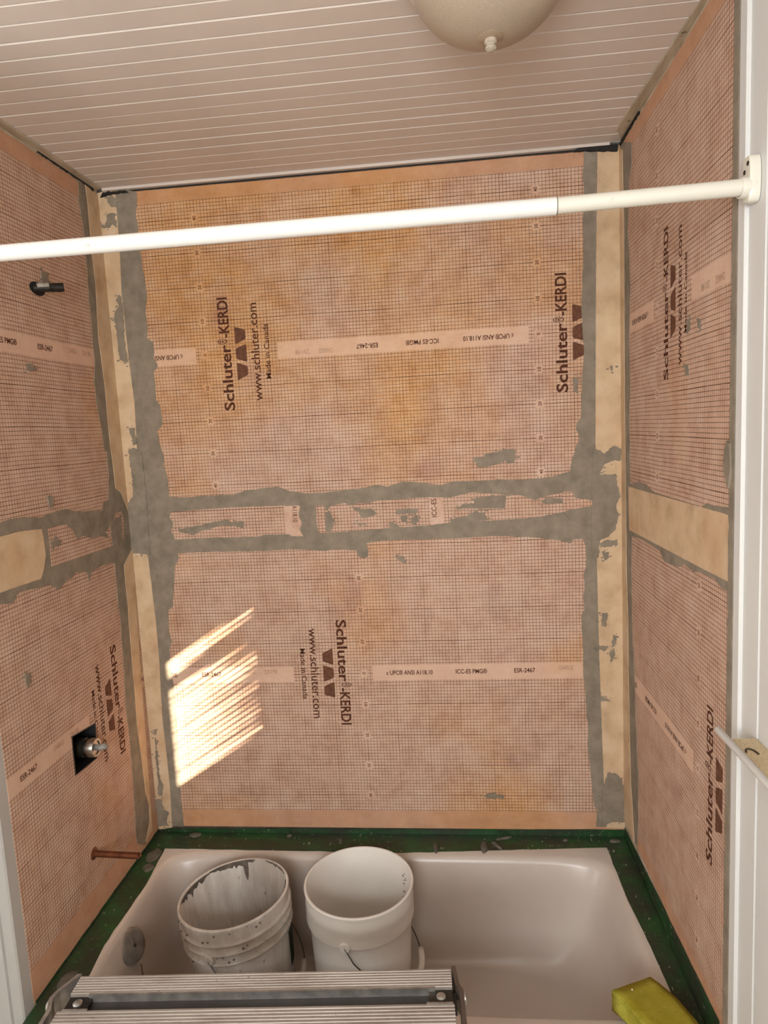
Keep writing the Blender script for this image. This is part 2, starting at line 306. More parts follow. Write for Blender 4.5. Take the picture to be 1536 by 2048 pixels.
 'ml_seam': [[-0.6712,1.5449],[-0.6063,1.5401],[-0.5777,1.5431],[-0.517,1.5409],[-0.461,1.5314],[-0.4178,1.5367],[-0.345,1.54],[-0.3075,1.5288],[-0.2597,1.5215],[-0.2177,1.5198],[-0.1634,1.5131],[-0.0321,1.5143],[-0.0134,1.3273],[-0.1289,1.3507],[-0.1947,1.3542],[-0.2513,1.3472],[-0.2683,1.323],[-0.2755,1.3524],[-0.3303,1.3644],[-0.3495,1.3529],[-0.3807,1.3512],[-0.4133,1.3369],[-0.451,1.3591],[-0.4927,1.3607],[-0.5635,1.3699],[-0.58,1.3661],[-0.5977,1.3498],[-0.6389,1.3585],[-0.7039,1.3603]],
 'ml_plain': [[-0.7085,1.5083],[-0.6119,1.5087],[-0.5418,1.5094],[-0.4601,1.503],[-0.4562,1.4681],[-0.4548,1.4359],[-0.4679,1.4047],[-0.4847,1.3815],[-0.5629,1.3831],[-0.6343,1.384],[-0.7302,1.385]],
 'ml_grid': [[-0.433,1.5015],[-0.3528,1.4989],[-0.1508,1.4892],[-0.0485,1.4966],[-0.0382,1.4677],[-0.049,1.414],[-0.1299,1.4006],[-0.2981,1.4018],[-0.4364,1.4026],[-0.4337,1.4514]],
 'left_smears': [[[-0.3523,1.4985],[-0.2889,1.4993],[-0.1851,1.4992],[-0.0894,1.4991],[-0.1044,1.4737],[-0.1582,1.4471],[-0.1425,1.4299],[-0.196,1.4435],[-0.2153,1.4371],[-0.2805,1.4571],[-0.3061,1.4522],[-0.3252,1.4777]],[[-0.432,1.4648],[-0.4024,1.4704],[-0.3825,1.4585],[-0.3996,1.4464],[-0.4271,1.4534]],[[-0.1245,1.4715],[-0.057,1.4823],[-0.0579,1.4416],[-0.0643,1.3941],[-0.1193,1.3987],[-0.1255,1.4271]],[[-0.4209,1.5805],[-0.4032,1.5808],[-0.3975,1.5654],[-0.4048,1.5535],[-0.4179,1.5593]],[[-0.5876,1.1772],[-0.5719,1.1681],[-0.5705,1.1481],[-0.5821,1.1397],[-0.5874,1.1514]],[[-0.4502,1.9082],[-0.4239,1.9106],[-0.4131,1.8976],[-0.4335,1.894]],[[-0.3426,2.1512],[-0.3211,2.1539],[-0.3081,2.128],[-0.3448,2.1205]]],
 'mr_col': [[-0.0163,2.4596],[-0.1243,2.4152],[-0.1232,2.3593],[-0.0955,2.3185],[-0.0878,2.263],[-0.0803,2.2026],[-0.0967,2.1463],[-0.1048,2.0573],[-0.0918,1.9166],[-0.099,1.7742],[-0.0856,1.7288],[-0.0904,1.6117],[-0.0936,1.5165],[-0.1064,1.382],[-0.0993,1.283],[-0.1026,1.1862],[-0.1059,1.0871],[-0.1279,0.9761],[-0.1376,0.8233],[-0.1593,0.7013],[-0.1572,0.5658],[-0.1516,0.4676],[-0.0715,0.4535],[-0.0411,0.8651],[-0.0315,1.6139],[-0.0262,2.0351]],
 'mr_seam': [[-0.0289,1.5095],[-0.1169,1.5227],[-0.1688,1.5324],[-0.2425,1.5331],[-0.2896,1.5213],[-0.3144,1.5179],[-0.6283,1.5187],[-0.6558,1.5289],[-0.6921,1.5282],[-0.7413,1.5324],[-0.7636,1.5292],[-0.7728,1.5121],[-0.768,1.3787],[-0.7355,1.3764],[-0.6955,1.3876],[-0.62,1.3831],[-0.5851,1.3755],[-0.5226,1.381],[-0.4958,1.368],[-0.4394,1.361],[-0.3944,1.3597],[-0.3617,1.3784],[-0.3138,1.3805],[-0.2045,1.3826],[-0.1243,1.3755],[-0.0478,1.38]],
 'mr_plain': [[-0.0778,1.5123],[-0.2727,1.5139],[-0.6148,1.5186],[-0.766,1.5203],[-0.7647,1.4555],[-0.7642,1.3966],[-0.617,1.394],[-0.3921,1.392],[-0.0857,1.3888]],
 'right_smears': [[[-0.5269,1.8117],[-0.5478,1.8077],[-0.551,1.7849],[-0.5302,1.7906]],[[-0.5378,1.9008],[-0.5552,1.9021],[-0.5584,1.8815],[-0.5411,1.8718]],[[-0.5972,1.8954],[-0.616,1.8886],[-0.6136,1.8716],[-0.6002,1.8765]]],
}
# ------------------------------------------------------------------ materials
MORTAR = (lambda m: (m.color(m.mix(m.rampv(m.noise(22, 5, 0.6), 0.35, 0.7), srgb('#7C7162'), srgb('#948877'))),
                     m.bump(m.noise(45, 4, 0.6, stretch=(1, 1, 0.5)), 0.35, 0.002), m.m)[-1])(Mat('grey_thinset', 0.9, spec=0.2))
def _strip():
    m = Mat('pale_fleece_strip', 0.85, spec=0.2)
    c = m.ramp(m.noise(14, 5, 0.6), [(0.25, srgb('#B39676')), (0.5, srgb('#CAAE8D')), (0.8, srgb('#D8C1A4'))])
    c = m.mix(m.rampv(m.noise(6, 3, 0.5, seed=4), 0.5, 0.72)*0.6, c, srgb('#C49D78'))
    c = m.mix(m.rampv(m.noise(30, 5, 0.7, seed=8, stretch=(1, 1, 0.4)), 0.60, 0.72)*0.5, c, srgb('#A49A8B'))
    m.color(c); m.bump(m.noise(220, 2), 0.25, 0.001); return m.m
STRIP = _strip()
def _plaster():
    m = Mat('old_cream_plaster', 0.8)
    c = m.ramp(m.noise(16, 5, 0.65), [(0.3, srgb('#8E7F68')), (0.55, srgb('#BBAE97')), (0.8, srgb('#CDC2AD'))])
    m.color(c); m.bump(m.noise(60, 4), 0.4, 0.003); return m.m
PLASTER = _plaster()
DARK_BOARD = plain('dark_wall_core', '#4A3F35', 0.9, var=0.2, scale=20)
def _paint(name, hexc, dirt='#8F8678', amt=0.25, rough=0.45):
    m = Mat(name, rough); c = m.ramp(m.noise(5, 4), [(0.3, tuple([x*0.93 for x in srgb(hexc)[:3]]+[1])), (0.7, srgb(hexc))])
    c = m.mix(m.rampv(m.noise(70, 5, 0.7, seed=3), 0.66, 0.74)*amt, c, srgb(dirt))
    m.color(c); m.bump(m.noise(38, 4, 0.6), 0.12, 0.002); return m.m
CEILING_PAINT = _paint('ceiling_paint', '#D3C6BB', amt=0.15, rough=0.5)
WHITE_PAINT = _paint('white_trim_paint', '#D2D1CD', amt=0.06)
ROOM_PAINT = _paint('room_wall_paint', '#D9D3C8', amt=0.05)
def _trimwood():
    m = Mat('bare_ceiling_edge', 0.7)
    c = m.ramp(m.noise(9, 5, 0.6, stretch=(4, 0.6, 1)), [(0.3, srgb('#8F7F69')), (0.55, srgb('#B5A68F')), (0.8, srgb('#C7BBA6'))])
    c = m.mix(m.rampv(m.noise(40, 4, 0.7, seed=6), 0.63, 0.70)*0.8, c, srgb('#3B3228'))
    m.color(c); return m.m
EDGE_WOOD = _trimwood()
PRINT = plain('brown_print_ink', '#553325', 0.8, var=0.10, scale=60, spec=0.1)
PRINT_EMBLEM = plain('brown_emblem_ink', '#6B4837', 0.8, var=0.12, scale=90, spec=0.1)
PRINT_FAINT = plain('faint_stamp_ink', '#A9876F', 0.8, var=0.1, scale=60, spec=0.1)
BLACK_PLASTIC = plain('black_plastic', '#141313', 0.45, var=0.1)
CHROME = plain('scratched_chrome', '#9A968F', 0.28, 1.0, var=0.08, scale=30)

# ------------------------------------------------------------------ room shell
CEIL = 2.465
floor_o = tag(MB().box(-0.95, 1.6, -3.05, 0.0, -0.05, 0.0).build('floor', plain('beige_vinyl', '#A89A86', 0.5, var=0.08, scale=5)), kind='structure')

wall_back = MB().box(-0.1, XR+0.1, 0.0, 0.03, 0.0, 2.453).box(-0.1, XR+0.1, 0.03, 0.08, 0.0, CEIL+0.014).build('wall_back', DARK_BOARD)
tag(wall_back, kind='structure')
HOLE = [(-0.432, 0.834), (-0.322, 0.827), (-0.311, 0.928), (-0.430, 0.943)]
mb = MB(); framed_rect(mb, [(-0.69, 0.0), (0.004, 0.0), (0.004, CEIL), (-0.69, CEIL)], HOLE, W_left, -0.10, 0.0)
wall_left = tag(mb.build('wall_left', PLASTER), kind='structure')
# right wall runs on into the room, with a window opening behind the camera
WIN1 = [(-2.55, 1.10), (-1.915, 1.10), (-1.915, 2.12), (-2.55, 2.12)]
mb = MB(); framed_rect(mb, [(-3.13, 0.0), (-0.79, 0.0), (-0.79, CEIL+0.014), (-3.13, CEIL+0.014)], WIN1, W_right, -0.07, -0.010)
mb.box(XR, XR+0.07, -0.79, 0.0, 0.0, CEIL+0.014)
wall_right = tag(mb.build('wall_right', PLASTER), kind='structure')
# return wall to the left of the alcove, far left wall and wall behind the camera
wall_return = tag(MB().box(-0.95, -0.0005, -0.715, -0.69, 0.0, CEIL).build('wall_left_return', ROOM_PAINT), kind='structure')
WIN3 = [(-2.25, 1.0), (-1.25, 1.0), (-1.25, 2.1), (-2.25, 2.1)]
mb = MB(); framed_rect(mb, [(-3.05, 0.0), (-0.69, 0.0), (-0.69, CEIL+0.014), (-3.05, CEIL+0.014)], WIN3, lambda a, b, d: (-0.95+d, a, b), -0.08, 0.0)
tag(mb.build('wall_far_left', ROOM_PAINT), kind='structure')
WIN2 = [(0.28, 1.32), (1.22, 1.32), (1.22, 2.18), (0.28, 2.18)]
mb = MB(); framed_rect(mb, [(-1.03, 0.0), (XR+0.010, 0.0), (XR+0.010, CEIL+0.014), (-1.03, CEIL+0.014)], WIN2, lambda a, b, d: (a, -3.05+d, b), -0.08, 0.0)
tag(mb.build('wall_front', ROOM_PAINT), kind='structure')

# ceiling of narrow painted boards with bevelled edges
ceil_o = tag(MB().box(-0.95, XR+0.07, -3.05, 0.08, CEIL+0.014, CEIL+0.05).build('ceiling', CEILING_PAINT), kind='structure')
PW, CH, DP = 0.0515, 0.0028, 0.0034
prof = [(0, DP), (CH, 0.0), (PW-CH, 0.0), (PW, DP), (PW, 0.014), (0, 0.014)]
x0, x1 = -0.95, XR
NX = 24
vs_, fs_ = [], []
for i in range(NX+1):
    x = x0+(x1-x0)*i/NX
    vs_ += [(x, -a, b) for a, b in prof]
for i in range(NX):
    for k in range(6):
        fs_.append((i*6+k, i*6+(k+1) % 6, (i+1)*6+(k+1) % 6, (i+1)*6+k))
fs_ += [tuple(range(5, -1, -1)), tuple(NX*6+k for k in range(6))]
pm = mesh('plank', vs_, fs_); pm.materials.append(CEILING_PAINT)
random.seed(4)
for k in range(60):
    o = link('plank', pm, None, ceil_o); o.location = (0, 0.0415-k*PW, CEIL+random.uniform(-0.0005, 0.0005))
def ceil_strip(name, quad, mat):
    mb = MB(); mb.add([(x, y, CEIL-0.006) for x, y in quad]+[(x, y, CEIL-0.0005) for x, y in quad],
                      [(0, 1, 2, 3), (7, 6, 5, 4), (0, 4, 5, 1), (1, 5, 6, 2), (2, 6, 7, 3), (3, 7, 4, 0)])
    return tag(mb.build(name, mat), kind='structure')
ceil_strip('trim_1', [(0.0005, -0.69), (0.020, -0.69), (0.023, -0.022), (0.0005, -0.012)], EDGE_WOOD)
ceil_strip('trim_2', [(XR-0.0005, -0.79), (XR-0.004, -0.79), (XR-0.033, -0.10), (XR-0.0005, -0.03)], EDGE_WOOD)
# thin painted moulding along the back edge of the ceiling
tag(MB().box(0.02, XR-0.03, -0.011, 0.0035, CEIL-0.008, CEIL).build('trim_3', CEILING_PAINT), kind='structure')

# white boards and corner strip beside the alcove on the right
wb_ = [(-0.885, -0.815)]
y = -0.886
while y > -1.87: wb_.append((y-0.066, y)); y -= 0.067
for a, b in wb_:
    mb = MB(); c = 0.004
    pr_ = [(a, 0.0), (a, 0.006), (a+c, 0.010), (b-c, 0.010), (b, 0.006), (b, 0.0)]
    vs_ = [(XR+0.010-d, yy, z) for z in (0.0, CEIL-0.003) for yy, d in pr_]
    fs_ = [(k, (k+1) % 6, 6+(k+1) % 6, 6+k) for k in range(6)]+[(5, 4, 3, 2, 1, 0), (6, 7, 8, 9, 10, 11)]
    mb.add(vs_, fs_).build('plank', WHITE_PAINT, wall_right)
mb = MB(); pr_ = [(-0.8215, 0.0), (-0.8215, 0.003), (-0.8185, 0.006), (-0.795, 0.006), (-0.791, 0.003), (-0.791, 0.0)]
vs_ = [(XR+0.0-d, yy, z) for z in (0.0, CEIL-0.003) for yy, d in pr_]
mb.add(vs_, [(k, (k+1) % 6, 6+(k+1) % 6, 6+k) for k in range(6)]+[(5, 4, 3, 2, 1, 0), (6, 7, 8, 9, 10, 11)])
tag(mb.build('trim_4', WHITE_PAINT), kind='structure')
# stepped casing at the left edge of the alcove
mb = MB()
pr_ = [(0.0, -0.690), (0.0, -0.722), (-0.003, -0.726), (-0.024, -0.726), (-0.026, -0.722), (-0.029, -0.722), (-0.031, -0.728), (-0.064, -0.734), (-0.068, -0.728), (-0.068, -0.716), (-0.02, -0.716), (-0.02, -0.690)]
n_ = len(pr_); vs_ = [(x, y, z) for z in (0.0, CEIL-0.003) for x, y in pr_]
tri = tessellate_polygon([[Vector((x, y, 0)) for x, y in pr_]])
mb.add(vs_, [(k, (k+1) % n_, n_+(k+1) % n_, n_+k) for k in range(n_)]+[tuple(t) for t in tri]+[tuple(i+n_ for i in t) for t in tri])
tag(mb.build('trim_5', _paint('shaded_casing_paint', '#B4B1AC', amt=0.06)), kind='structure')  # white casing standing in shade; the shade is put into its greyer paint colour

# ------------------------------------------------------------------ windows behind the camera
def pane_mat():
    m = bpy.data.materials.new('window_glass'); m.use_nodes = True; nt = m.node_tree; nt.nodes.clear()
    o = nt.nodes.new('ShaderNodeOutputMaterial'); t = nt.nodes.new('ShaderNodeBsdfTransparent'); g = nt.nodes.new('ShaderNodeBsdfGlossy')
    g.inputs['Roughness'].default_value = 0.02; mx = nt.nodes.new('ShaderNodeMixShader'); mx.inputs[0].default_value = 0.06
    nt.links.new(t.outputs[0], mx.inputs[1]); nt.links.new(g.outputs[0], mx.inputs[2]); nt.links.new(mx.outputs[0], o.inputs[0])
    return m
GLASS = pane_mat()
def window(name, f, win, depth0, depth1):
    (a0, b0), (a1, b1) = win[0], win[2]; w = 0.04
    fr = MB(); hole = [(a0+w, b0+w), (a1-w, b0+w), (a1-w, b1-w), (a0+w, b1-w)]
    framed_rect(fr, win, hole, f, depth0, depth1)
    root = tag(fr.build(name, WHITE_PAINT), kind='structure')
    m_ = (depth0+depth1)/2
    p = MB(); vs_ = [f(*q, m_+0.002) for q in hole]+[f(*q, m_-0.002) for q in hole]
    p.add(vs_, [(0, 1, 2, 3), (7, 6, 5, 4), (0, 4, 5, 1), (1, 5, 6, 2), (2, 6, 7, 3), (3, 7, 4, 0)])
    p.build('pane', GLASS, root)
    return root
window('window_1', W_right, WIN1, -0.065, -0.035)
window('window_2', lambda a, b, d: (a, -3.05+d, b), WIN2, -0.06, -0.03)
window('window_3', lambda a, b, d: (-0.95+d, a, b), WIN3, -0.06, -0.03)
# venetian blind in front of the sunny window
SLAT_M = plain('blind_slat', '#E4E0D6', 0.4)
blind = empty('window_blind', (XR-0.035, -2.2, 2.14)); tag(blind, 'white venetian blind hanging over the window behind the viewer', 'blind')
MB().box(-0.02, 0.02, -0.46, 0.46, -0.022, 0.02).build('headrail', SLAT_M, blind)
random.seed(11)
base_ang = math.atan2(0.63, 1.0)
NSLAT = 54
for k in range(NSLAT):
    z = -0.034-k*0.0196
    mb = MB(); n = 14; vs_ = []; half = 0.0125
    zc = z
    j1 = random.uniform(-0.13, 0.13); j2 = random.uniform(-0.15, 0.15)
    for i in range(n+1):
        t = i/n; yy = -0.45+0.90*t
        open_ = 0.06+1.12*max(0.0, t-0.34) + j1*0.5 + j2*t
        if 14 < k < 17: open_ += 0.75
        if k < 12 or k > 33: open_ = 1.0
        ang = base_ang - open_
        dx, dz = math.cos(ang)*half, math.sin(ang)*half
        vs_ += [(dx, yy, zc+dz), (0, yy, zc+0.0012), (-dx, yy, zc-dz), (-dx, yy, zc-dz-0.0006), (0, yy, zc+0.0006), (dx, yy, zc+dz-0.0006)]
    fs_ = []
    for i in range(n):
        for q in range(6): fs_.append((i*6+q, i*6+(q+1) % 6, (i+1)*6+(q+1) % 6, (i+1)*6+q))
    fs_ += [(0, 1, 4, 5), (1, 2, 3, 4)]
    mb.add(vs_, fs_).build('slat', SLAT_M, blind)
mb = MB()
for yy in (-0.22, 0.22): mb.tube([(0.014, yy, 0), (0.014, yy, -0.034-NSLAT*0.0196)], 0.0008, 6)
mb.build('lift_cord', SLAT_M, blind)
MB().box(-0.012, 0.012, -0.45, 0.45, -0.05-NSLAT*0.0196, -0.038-NSLAT*0.0196).build('bottom_rail', SLAT_M, blind)

# ------------------------------------------------------------------ printed lettering
def text_polys(body):
    cu = bpy.data.curves.new('t', 'FONT'); cu.body = body; cu.size = 1.0; cu.resolution_u = 3; cu.offset = BOLD
    ob = bpy.data.objects.new('t', cu); COL.objects.link(ob)
    dg = bpy.context.evaluated_depsgraph_get(); dg.update()
    ev = ob.evaluated_get(dg); me = ev.to_mesh()
    v = [(p.co.x, p.co.y) for p in me.vertices]; f = [tuple(p.vertices) for p in me.polygons]
    ev.to_mesh_clear(); bpy.data.objects.remove(ob); bpy.data.curves.remove(cu)
    return v, f
BOLD = 0.0
CACHE = {}
def glyphs(body, bold):
    global BOLD
    if (body, bold) not in CACHE:
        BOLD = bold; CACHE[(body, bold)] = text_polys(body)
    return CACHE[(body, bold)]
class Print:
    """flat lettering laid onto one membrane sheet; template axes u (along the roll) and v (across)"""
    def __init__(s, wall, s_r, z0, sign, vscale, clip, parent, off=0.0013):
        s.wall, s.s_r, s.z0, s.sign, s.vs, s.clip, s.parent, s.off = wall, s_r, z0, sign, vscale, clip, parent, off
    def world(s, u, v):
        t = s.s_r+s.sign*u; z = s.z0+s.sign*v*s.vs
        return WALL[s.wall](t if s.wall != 'right' else -t, z, s.off)
    def emit(s, name, polys, mat, label=None):
        mb = MB()
        for v, f in polys: mb.add([s.world(*p) for p in v], f)
        me = mesh(name, mb.v, mb.f)
        bm = bmesh.new(); bm.from_mesh(me)
        ax = 0 if s.wall == 'back' else 1
        for lim, sg in ((s.clip[0], -1), (s.clip[1], 1)):
            co = [0, 0, 0]; no = [0, 0, 0]; co[ax] = lim; no[ax] = sg
            bmesh.ops.bisect_plane(bm, geom=bm.verts[:]+bm.edges[:]+bm.faces[:], plane_co=co, plane_no=no, clear_outer=True)
        for lim, sg in ((s.clip[2], -1), (s.clip[3], 1)):
            bmesh.ops.bisect_plane(bm, geom=bm.verts[:]+bm.edges[:]+bm.faces[:], plane_co=(0, 0, lim), plane_no=(0, 0, sg), clear_outer=True)
        want = {'back': Vector((0, -1, 0)), 'left': Vector((1, 0, 0)), 'right': Vector((-1, 0, 0))}[s.wall]
        for f in bm.faces:
            f.normal_update()
            if f.normal.dot(want) < 0: f.normal_flip()
        nf = len(bm.faces); bm.to_mesh(me); bm.free()
        if nf == 0: return None
        o = link(name, me, mat, s.parent)
        if label: o['label'] = label
        return o
    def line(s, body, along, up, start, end, base, cap, bold=0.0):
        """fit a text line: reading from start to end along one axis, glyph height to `cap` on the other"""
        v, f = glyphs(body, bold)
        xs = [p[0] for p in v]; xa, xb = min(xs), max(xs)
        k = (end-start)/(xb-xa); h = cap/0.70   # capital height of the built-in face is about 0.70
        out = []
        for x, y in v:
            a = start+(x-xa)*k; b = base+up*y*h
            out.append((b, a) if along == 'v' else (a, b))
        return (out, f)
def rounded(poly, r, n=4):
    out = []; m = len(poly)
    for i in range(m):
        p = Vector(poly[i]); a = Vector(poly[i-1]); b = Vector(poly[(i+1) % m])
        pa = p+(a-p).normalized()*r; pb = p+(b-p).normalized()*r
        for k in range(n+1):
            t = k/n; q = (1-t)**2*pa+2*t*(1-t)*p+t*t*pb; out.append((q.x, q.y))
    return out
def print_sheet(P, periods):
    for o in periods:
        P.emit('printed_words', [P.line('Schluter', 'v', -1, -0.171, 0.0265, o+0.081, 0.0315, 0.022),
                                 P.line('-KERDI', 'v', -1, 0.047, 0.166, o+0.081, 0.0315, 0.022),
                                 P.line('\u00ae', 'v', -1, 0.0285, 0.0445, o+0.0735, 0.0300, 0.004)], PRINT)
        P.emit('printed_words', [P.line('www.schluter.com', 'v', -1, -0.146, 0.144, o+0.170, 0.0262, 0.010),
                                 P.line('Made in Canada', 'v', -1, -0.082, 0.081, o+0.202, 0.0165, 0.010)], PRINT)
        em = []
        for pl in ([(.097, .078), (.131, .068), (.131, .040), (.097, .026)], [(.097, .013), (.131, .026), (.131, -.028), (.097, -.017)], [(.097, -.028), (.131, -.040), (.131, -.066), (.097, -.082)]):
            q = rounded([(u+o, v) for u, v in pl], 0.005); em.append((q, [tuple(range(len(q)))]))
        P.emit('printed_emblem', em, PRINT_EMBLEM)
        P.emit('printed_words', [P.line('ESR-2467', 'u', -1, o+0.531, o+0.467, 0.004, 0.0135, 0.018),
                                 P.line('ICC-ES PMG\u00ae', 'u', -1, o+0.711, o+0.614, 0.005, 0.0135, 0.018),
                                 P.line('c UPC\u00ae ANSI A118.10', 'u', -1, o+0.929, o+0.783, 0.006, 0.0135, 0.018)], PRINT)
        P.emit('printed_words', [P.line('CHARGE', 'u', -1, o+0.396, o+0.352, -0.002, 0.014, -0.004),
                                 P.line('23/198', 'u', -1, o+0.323, o+0.281, -0.002, 0.014, -0.004)], PRINT_FAINT)
        nums = []
        for n in range(-4, 5):
            t = str(abs(n)*10) if n else '0'; w = 0.0125 if n else 0.006
            nums.append(P.line(t, 'v', -1, n*0.1-w/2, n*0.1+w/2, o+0.0048, 0.0092, 0.014))
        P.emit('printed_numbers', nums, PRINT)

# ------------------------------------------------------------------ membrane sheets
def sheet(wall, a0, a1, b0, b1, s_r, z0, sign, vscale, seed, warm, parent, label, periods, hole=None):
    mat = membrane('membrane_print', wall, s_r, z0, sign, vscale, seed, warm)
    mb = MB()
    if hole: framed_rect(mb, rect(a0, a1, b0, b1), hole, WALL[wall], 0.0, 0.001)
    else:
        pts = [(a0, b0), (a1, b0)] + [(a1+(a0-a1)*i/20, b1+0.0025*noise.noise(Vector((i*0.7, seed, 0)))) for i in range(21)]
        slab_into(mb, pts, wall, 0.0, 0.001)
    o = mb.build('membrane_sheet', mat, parent); o['label'] = label
    P = Print(wall, s_r, z0, sign, vscale, (a0, a1, b0, b1), o)
    print_sheet(P, periods)
    return o
BU = sheet('back', 0.0, XR, 1.44, 2.450, 0.2933, 1.960, 1, 1.0, 1.0, 0.055, wall_back, 'upper salmon grid-printed waterproofing membrane on back wall', (-1, 0, 1))
BL = sheet('back', 0.0, XR, 0.421, 1.439, 0.7286, 0.945, -1, 1.027, 5.0, -0.04, wall_back, 'lower salmon grid-printed waterproofing membrane above tub on back wall', (-1, 0))
LU = sheet('left', -0.689, 0.0, 1.46, 2.453, -0.858, 1.956, -1, 1.0, 11.0, -0.10, wall_left, 'upper grid-printed membrane on left wall', (-1,))
LL = sheet('left', -0.689, 0.0, 0.407, 1.459, -0.113, 0.938, -1, 1.0, 15.0, -0.10, wall_left, 'lower grid-printed membrane on left wall around shower valve', (-1, 0), hole=HOLE)
RU = sheet('right', -0.775, 0.0, 1.44, 2.452, 0.336, 1.958, 1, 1.0, 21.0, -0.14, wall_right, 'upper grid-printed membrane on right wall', (-1, 0))
RL = sheet('right', -0.775, 0.0, 0.458, 1.439, 0.615, 0.953, 1, 1.0, 25.0, -0.16, wall_right, 'lower grid-printed membrane on right wall', (-1, 0))

# ------------------------------------------------------------------ mortar, seam offcuts, corner strips
T = TRACED
for k in ('mb_left_up', 'mb_left_lo', 'mb_seam', 'mb_right_up', 'mb_right_lo'):
    slab('mortar_bed', T[k], 'back', 0.0009, 0.0024 if k != 'mb_seam' else 0.0025, MORTAR, wall_back, seed=len(k))
for k in ('ml_col', 'ml_seam'):
    slab('mortar_bed', [(max(-0.689, min(-0.004, a)), b) for a, b in T[k]], 'left', 0.0009, 0.0024 if k == 'ml_col' else 0.0026, MORTAR, wall_left, seed=3)
for k in ('mr_col', 'mr_seam'):
    slab('mortar_bed', [(max(-0.775, min(-0.004, a)), b) for a, b in T[k]], 'right', 0.0009, 0.0024 if k == 'mr_col' else 0.0026, MORTAR, wall_right, seed=5)
# grey bead between membrane and white trim on the right
bead = [(-0.768, 0.42)]; zz = 0.42
pts = [(-0.770+0.005*noise.noise(Vector((i*0.9, 2, 0))), 0.42+i*0.02) for i in range(101)]+[(-0.7905, 0.42+i*0.02) for i in range(100, -1, -1)]
slab('mortar_bead', pts, 'right', 0.0005, 0.006, MORTAR, wall_right, amp=0.003)
slab('mortar_lump', rough([(-0.755, 1.600), (-0.752, 1.62), (-0.765, 1.655), (-0.779, 1.65), (-0.783, 1.60), (-0.775, 1.57), (-0.764, 1.585)]), 'right', 0.004, 0.010, MORTAR, wall_right)
BANDM = membrane('membrane_offcut', 'back', 0.0136, 1.483, 1, 1.0, 8.0, -0.02, bands=False, border=5.0, rects=((0.505-0.012, 0.565, -0.2, 0.2), (0.945, 0.985, -0.2, 0.2)))
for k in ('band_a', 'band_b'):
    o = slab('membrane_offcut', T[k], 'back', 0.002, 0.0031, BANDM, wall_back, amp=0.0016, seed=2)
    if k == 'band_a': OFA = o
    else: OFB = o
P = Print('back', 0, 0, 1, 1.0, (0.0, XR, 0.4, 2.4), OFA, off=0.0034)
P.emit('printed_words', [P.line('A118.10', 'v', 1, 1.488, 1.436, 0.533, 0.0150, 0.006)], PRINT)
P.parent = OFB
P.emit('printed_words', [P.line('ICC-ES', 'v', -1, 1.436, 1.492, 0.978, 0.0150, 0.006)], PRINT)
slab('membrane_offcut', [(max(-0.689, a), b) for a, b in T['ml_plain']], 'left', 0.002, 0.0032, STRIP, wall_left, amp=0.001)
LBAND = membrane('membrane_offcut_left', 'left', -0.25, 1.45, 1, 1.0, 33.0, -0.1, bands=False, border=5.0)
slab('membrane_offcut', T['ml_grid'], 'left', 0.002, 0.0032, LBAND, wall_left, amp=0.0012)
slab('membrane_offcut', [(max(-0.775, a), b) for a, b in T['mr_plain']], 'right', 0.002, 0.0034, STRIP, wall_right, amp=0.0008)
def corner(name, bk, sd, side, parent, label):
    mb = MB()
    slab_into(mb, rough(bk, amp=0.0008), 'back', 0.002, 0.0036)
    slab_into(mb, rough([(min(a, -0.003), b) if True else (a, b) for a, b in sd], amp=0.0008), side, 0.002, 0.0036)
    o = mb.build(name, STRIP, parent); o['label'] = label
def fix(pts, wall):   # bring the fold of the strip into the corner
    return [((0.0 if a < 0.032 else a) if wall == 'l' else (XR if a > 1.49 else a), b) for a, b in pts]
def fixs(pts): return [(-0.003 if a > -0.046 and i in (0, len(pts)-1) else a, b) for i, (a, b) in enumerate(pts)]
corner('corner_strip', fix(T['strip_bl_up'], 'l'), fixs(T['strip_ll_up']), 'left', wall_back, 'pale fleece corner strip, upper left')
corner('corner_strip', fix(T['strip_bl_lo'], 'l'), fixs(T['strip_ll_lo']), 'left', wall_back, 'pale fleece corner strip, lower left')
corner('corner_strip', fix(T['strip_br'], 'r'), fixs(T['strip_rr']), 'right', wall_back, 'pale fleece corner strip in right corner')
def smear(p, wall, d0, d1, parent, amp, i):
    """dragged patch of mortar with crumbs round its edge"""
    rng = random.Random(i*7+len(wall)); mb = MB()
    slab_into(mb, rough(p, seg=0.004, amp=amp, seed=i*1.7), wall, d0, d1)
    per = sum((Vector(p[k])-Vector(p[k-1])).length for k in range(len(p)))
    for k in range(int(min(26, 4+per*70))):
        e = rng.randrange(len(p)); q = Vector(p[e]).lerp(Vector(p[(e+1) % len(p)]), rng.random())
        q += Vector((rng.gauss(0, 0.0065), rng.gauss(0, 0.0050))); r = rng.uniform(0.0008, 0.0030); n = 7
        pts = [(q.x+r*rng.uniform(0.6, 1.5)*math.cos(2*math.pi*j/n)*1.4, q.y+r*rng.uniform(0.6, 1.2)*math.sin(2*math.pi*j/n)) for j in range(n)]
        slab_into(mb, pts, wall, d0, d1-0.0002-0.00001*k)
    return mb.build('mortar_smear', MORTAR, parent)
for i, p in enumerate(T['back_smears']): smear(p, 'back', 0.002, 0.0044+i*0.00003, wall_back, 0.0034, i)
for i, p in enumerate(T['left_smears']): smear(p, 'left', 0.0009, 0.0042+i*0.00003, wall_left, 0.0030, i+50)
for i, p in enumerate(T['right_smears']): smear(p, 'right', 0.0009, 0.0022+i*0.00003, wall_right, 0.0018, i+80)
CRUD = plain('black_caulk_residue', '#241E19', 0.8, var=0.3, scale=60, bump=0.5)
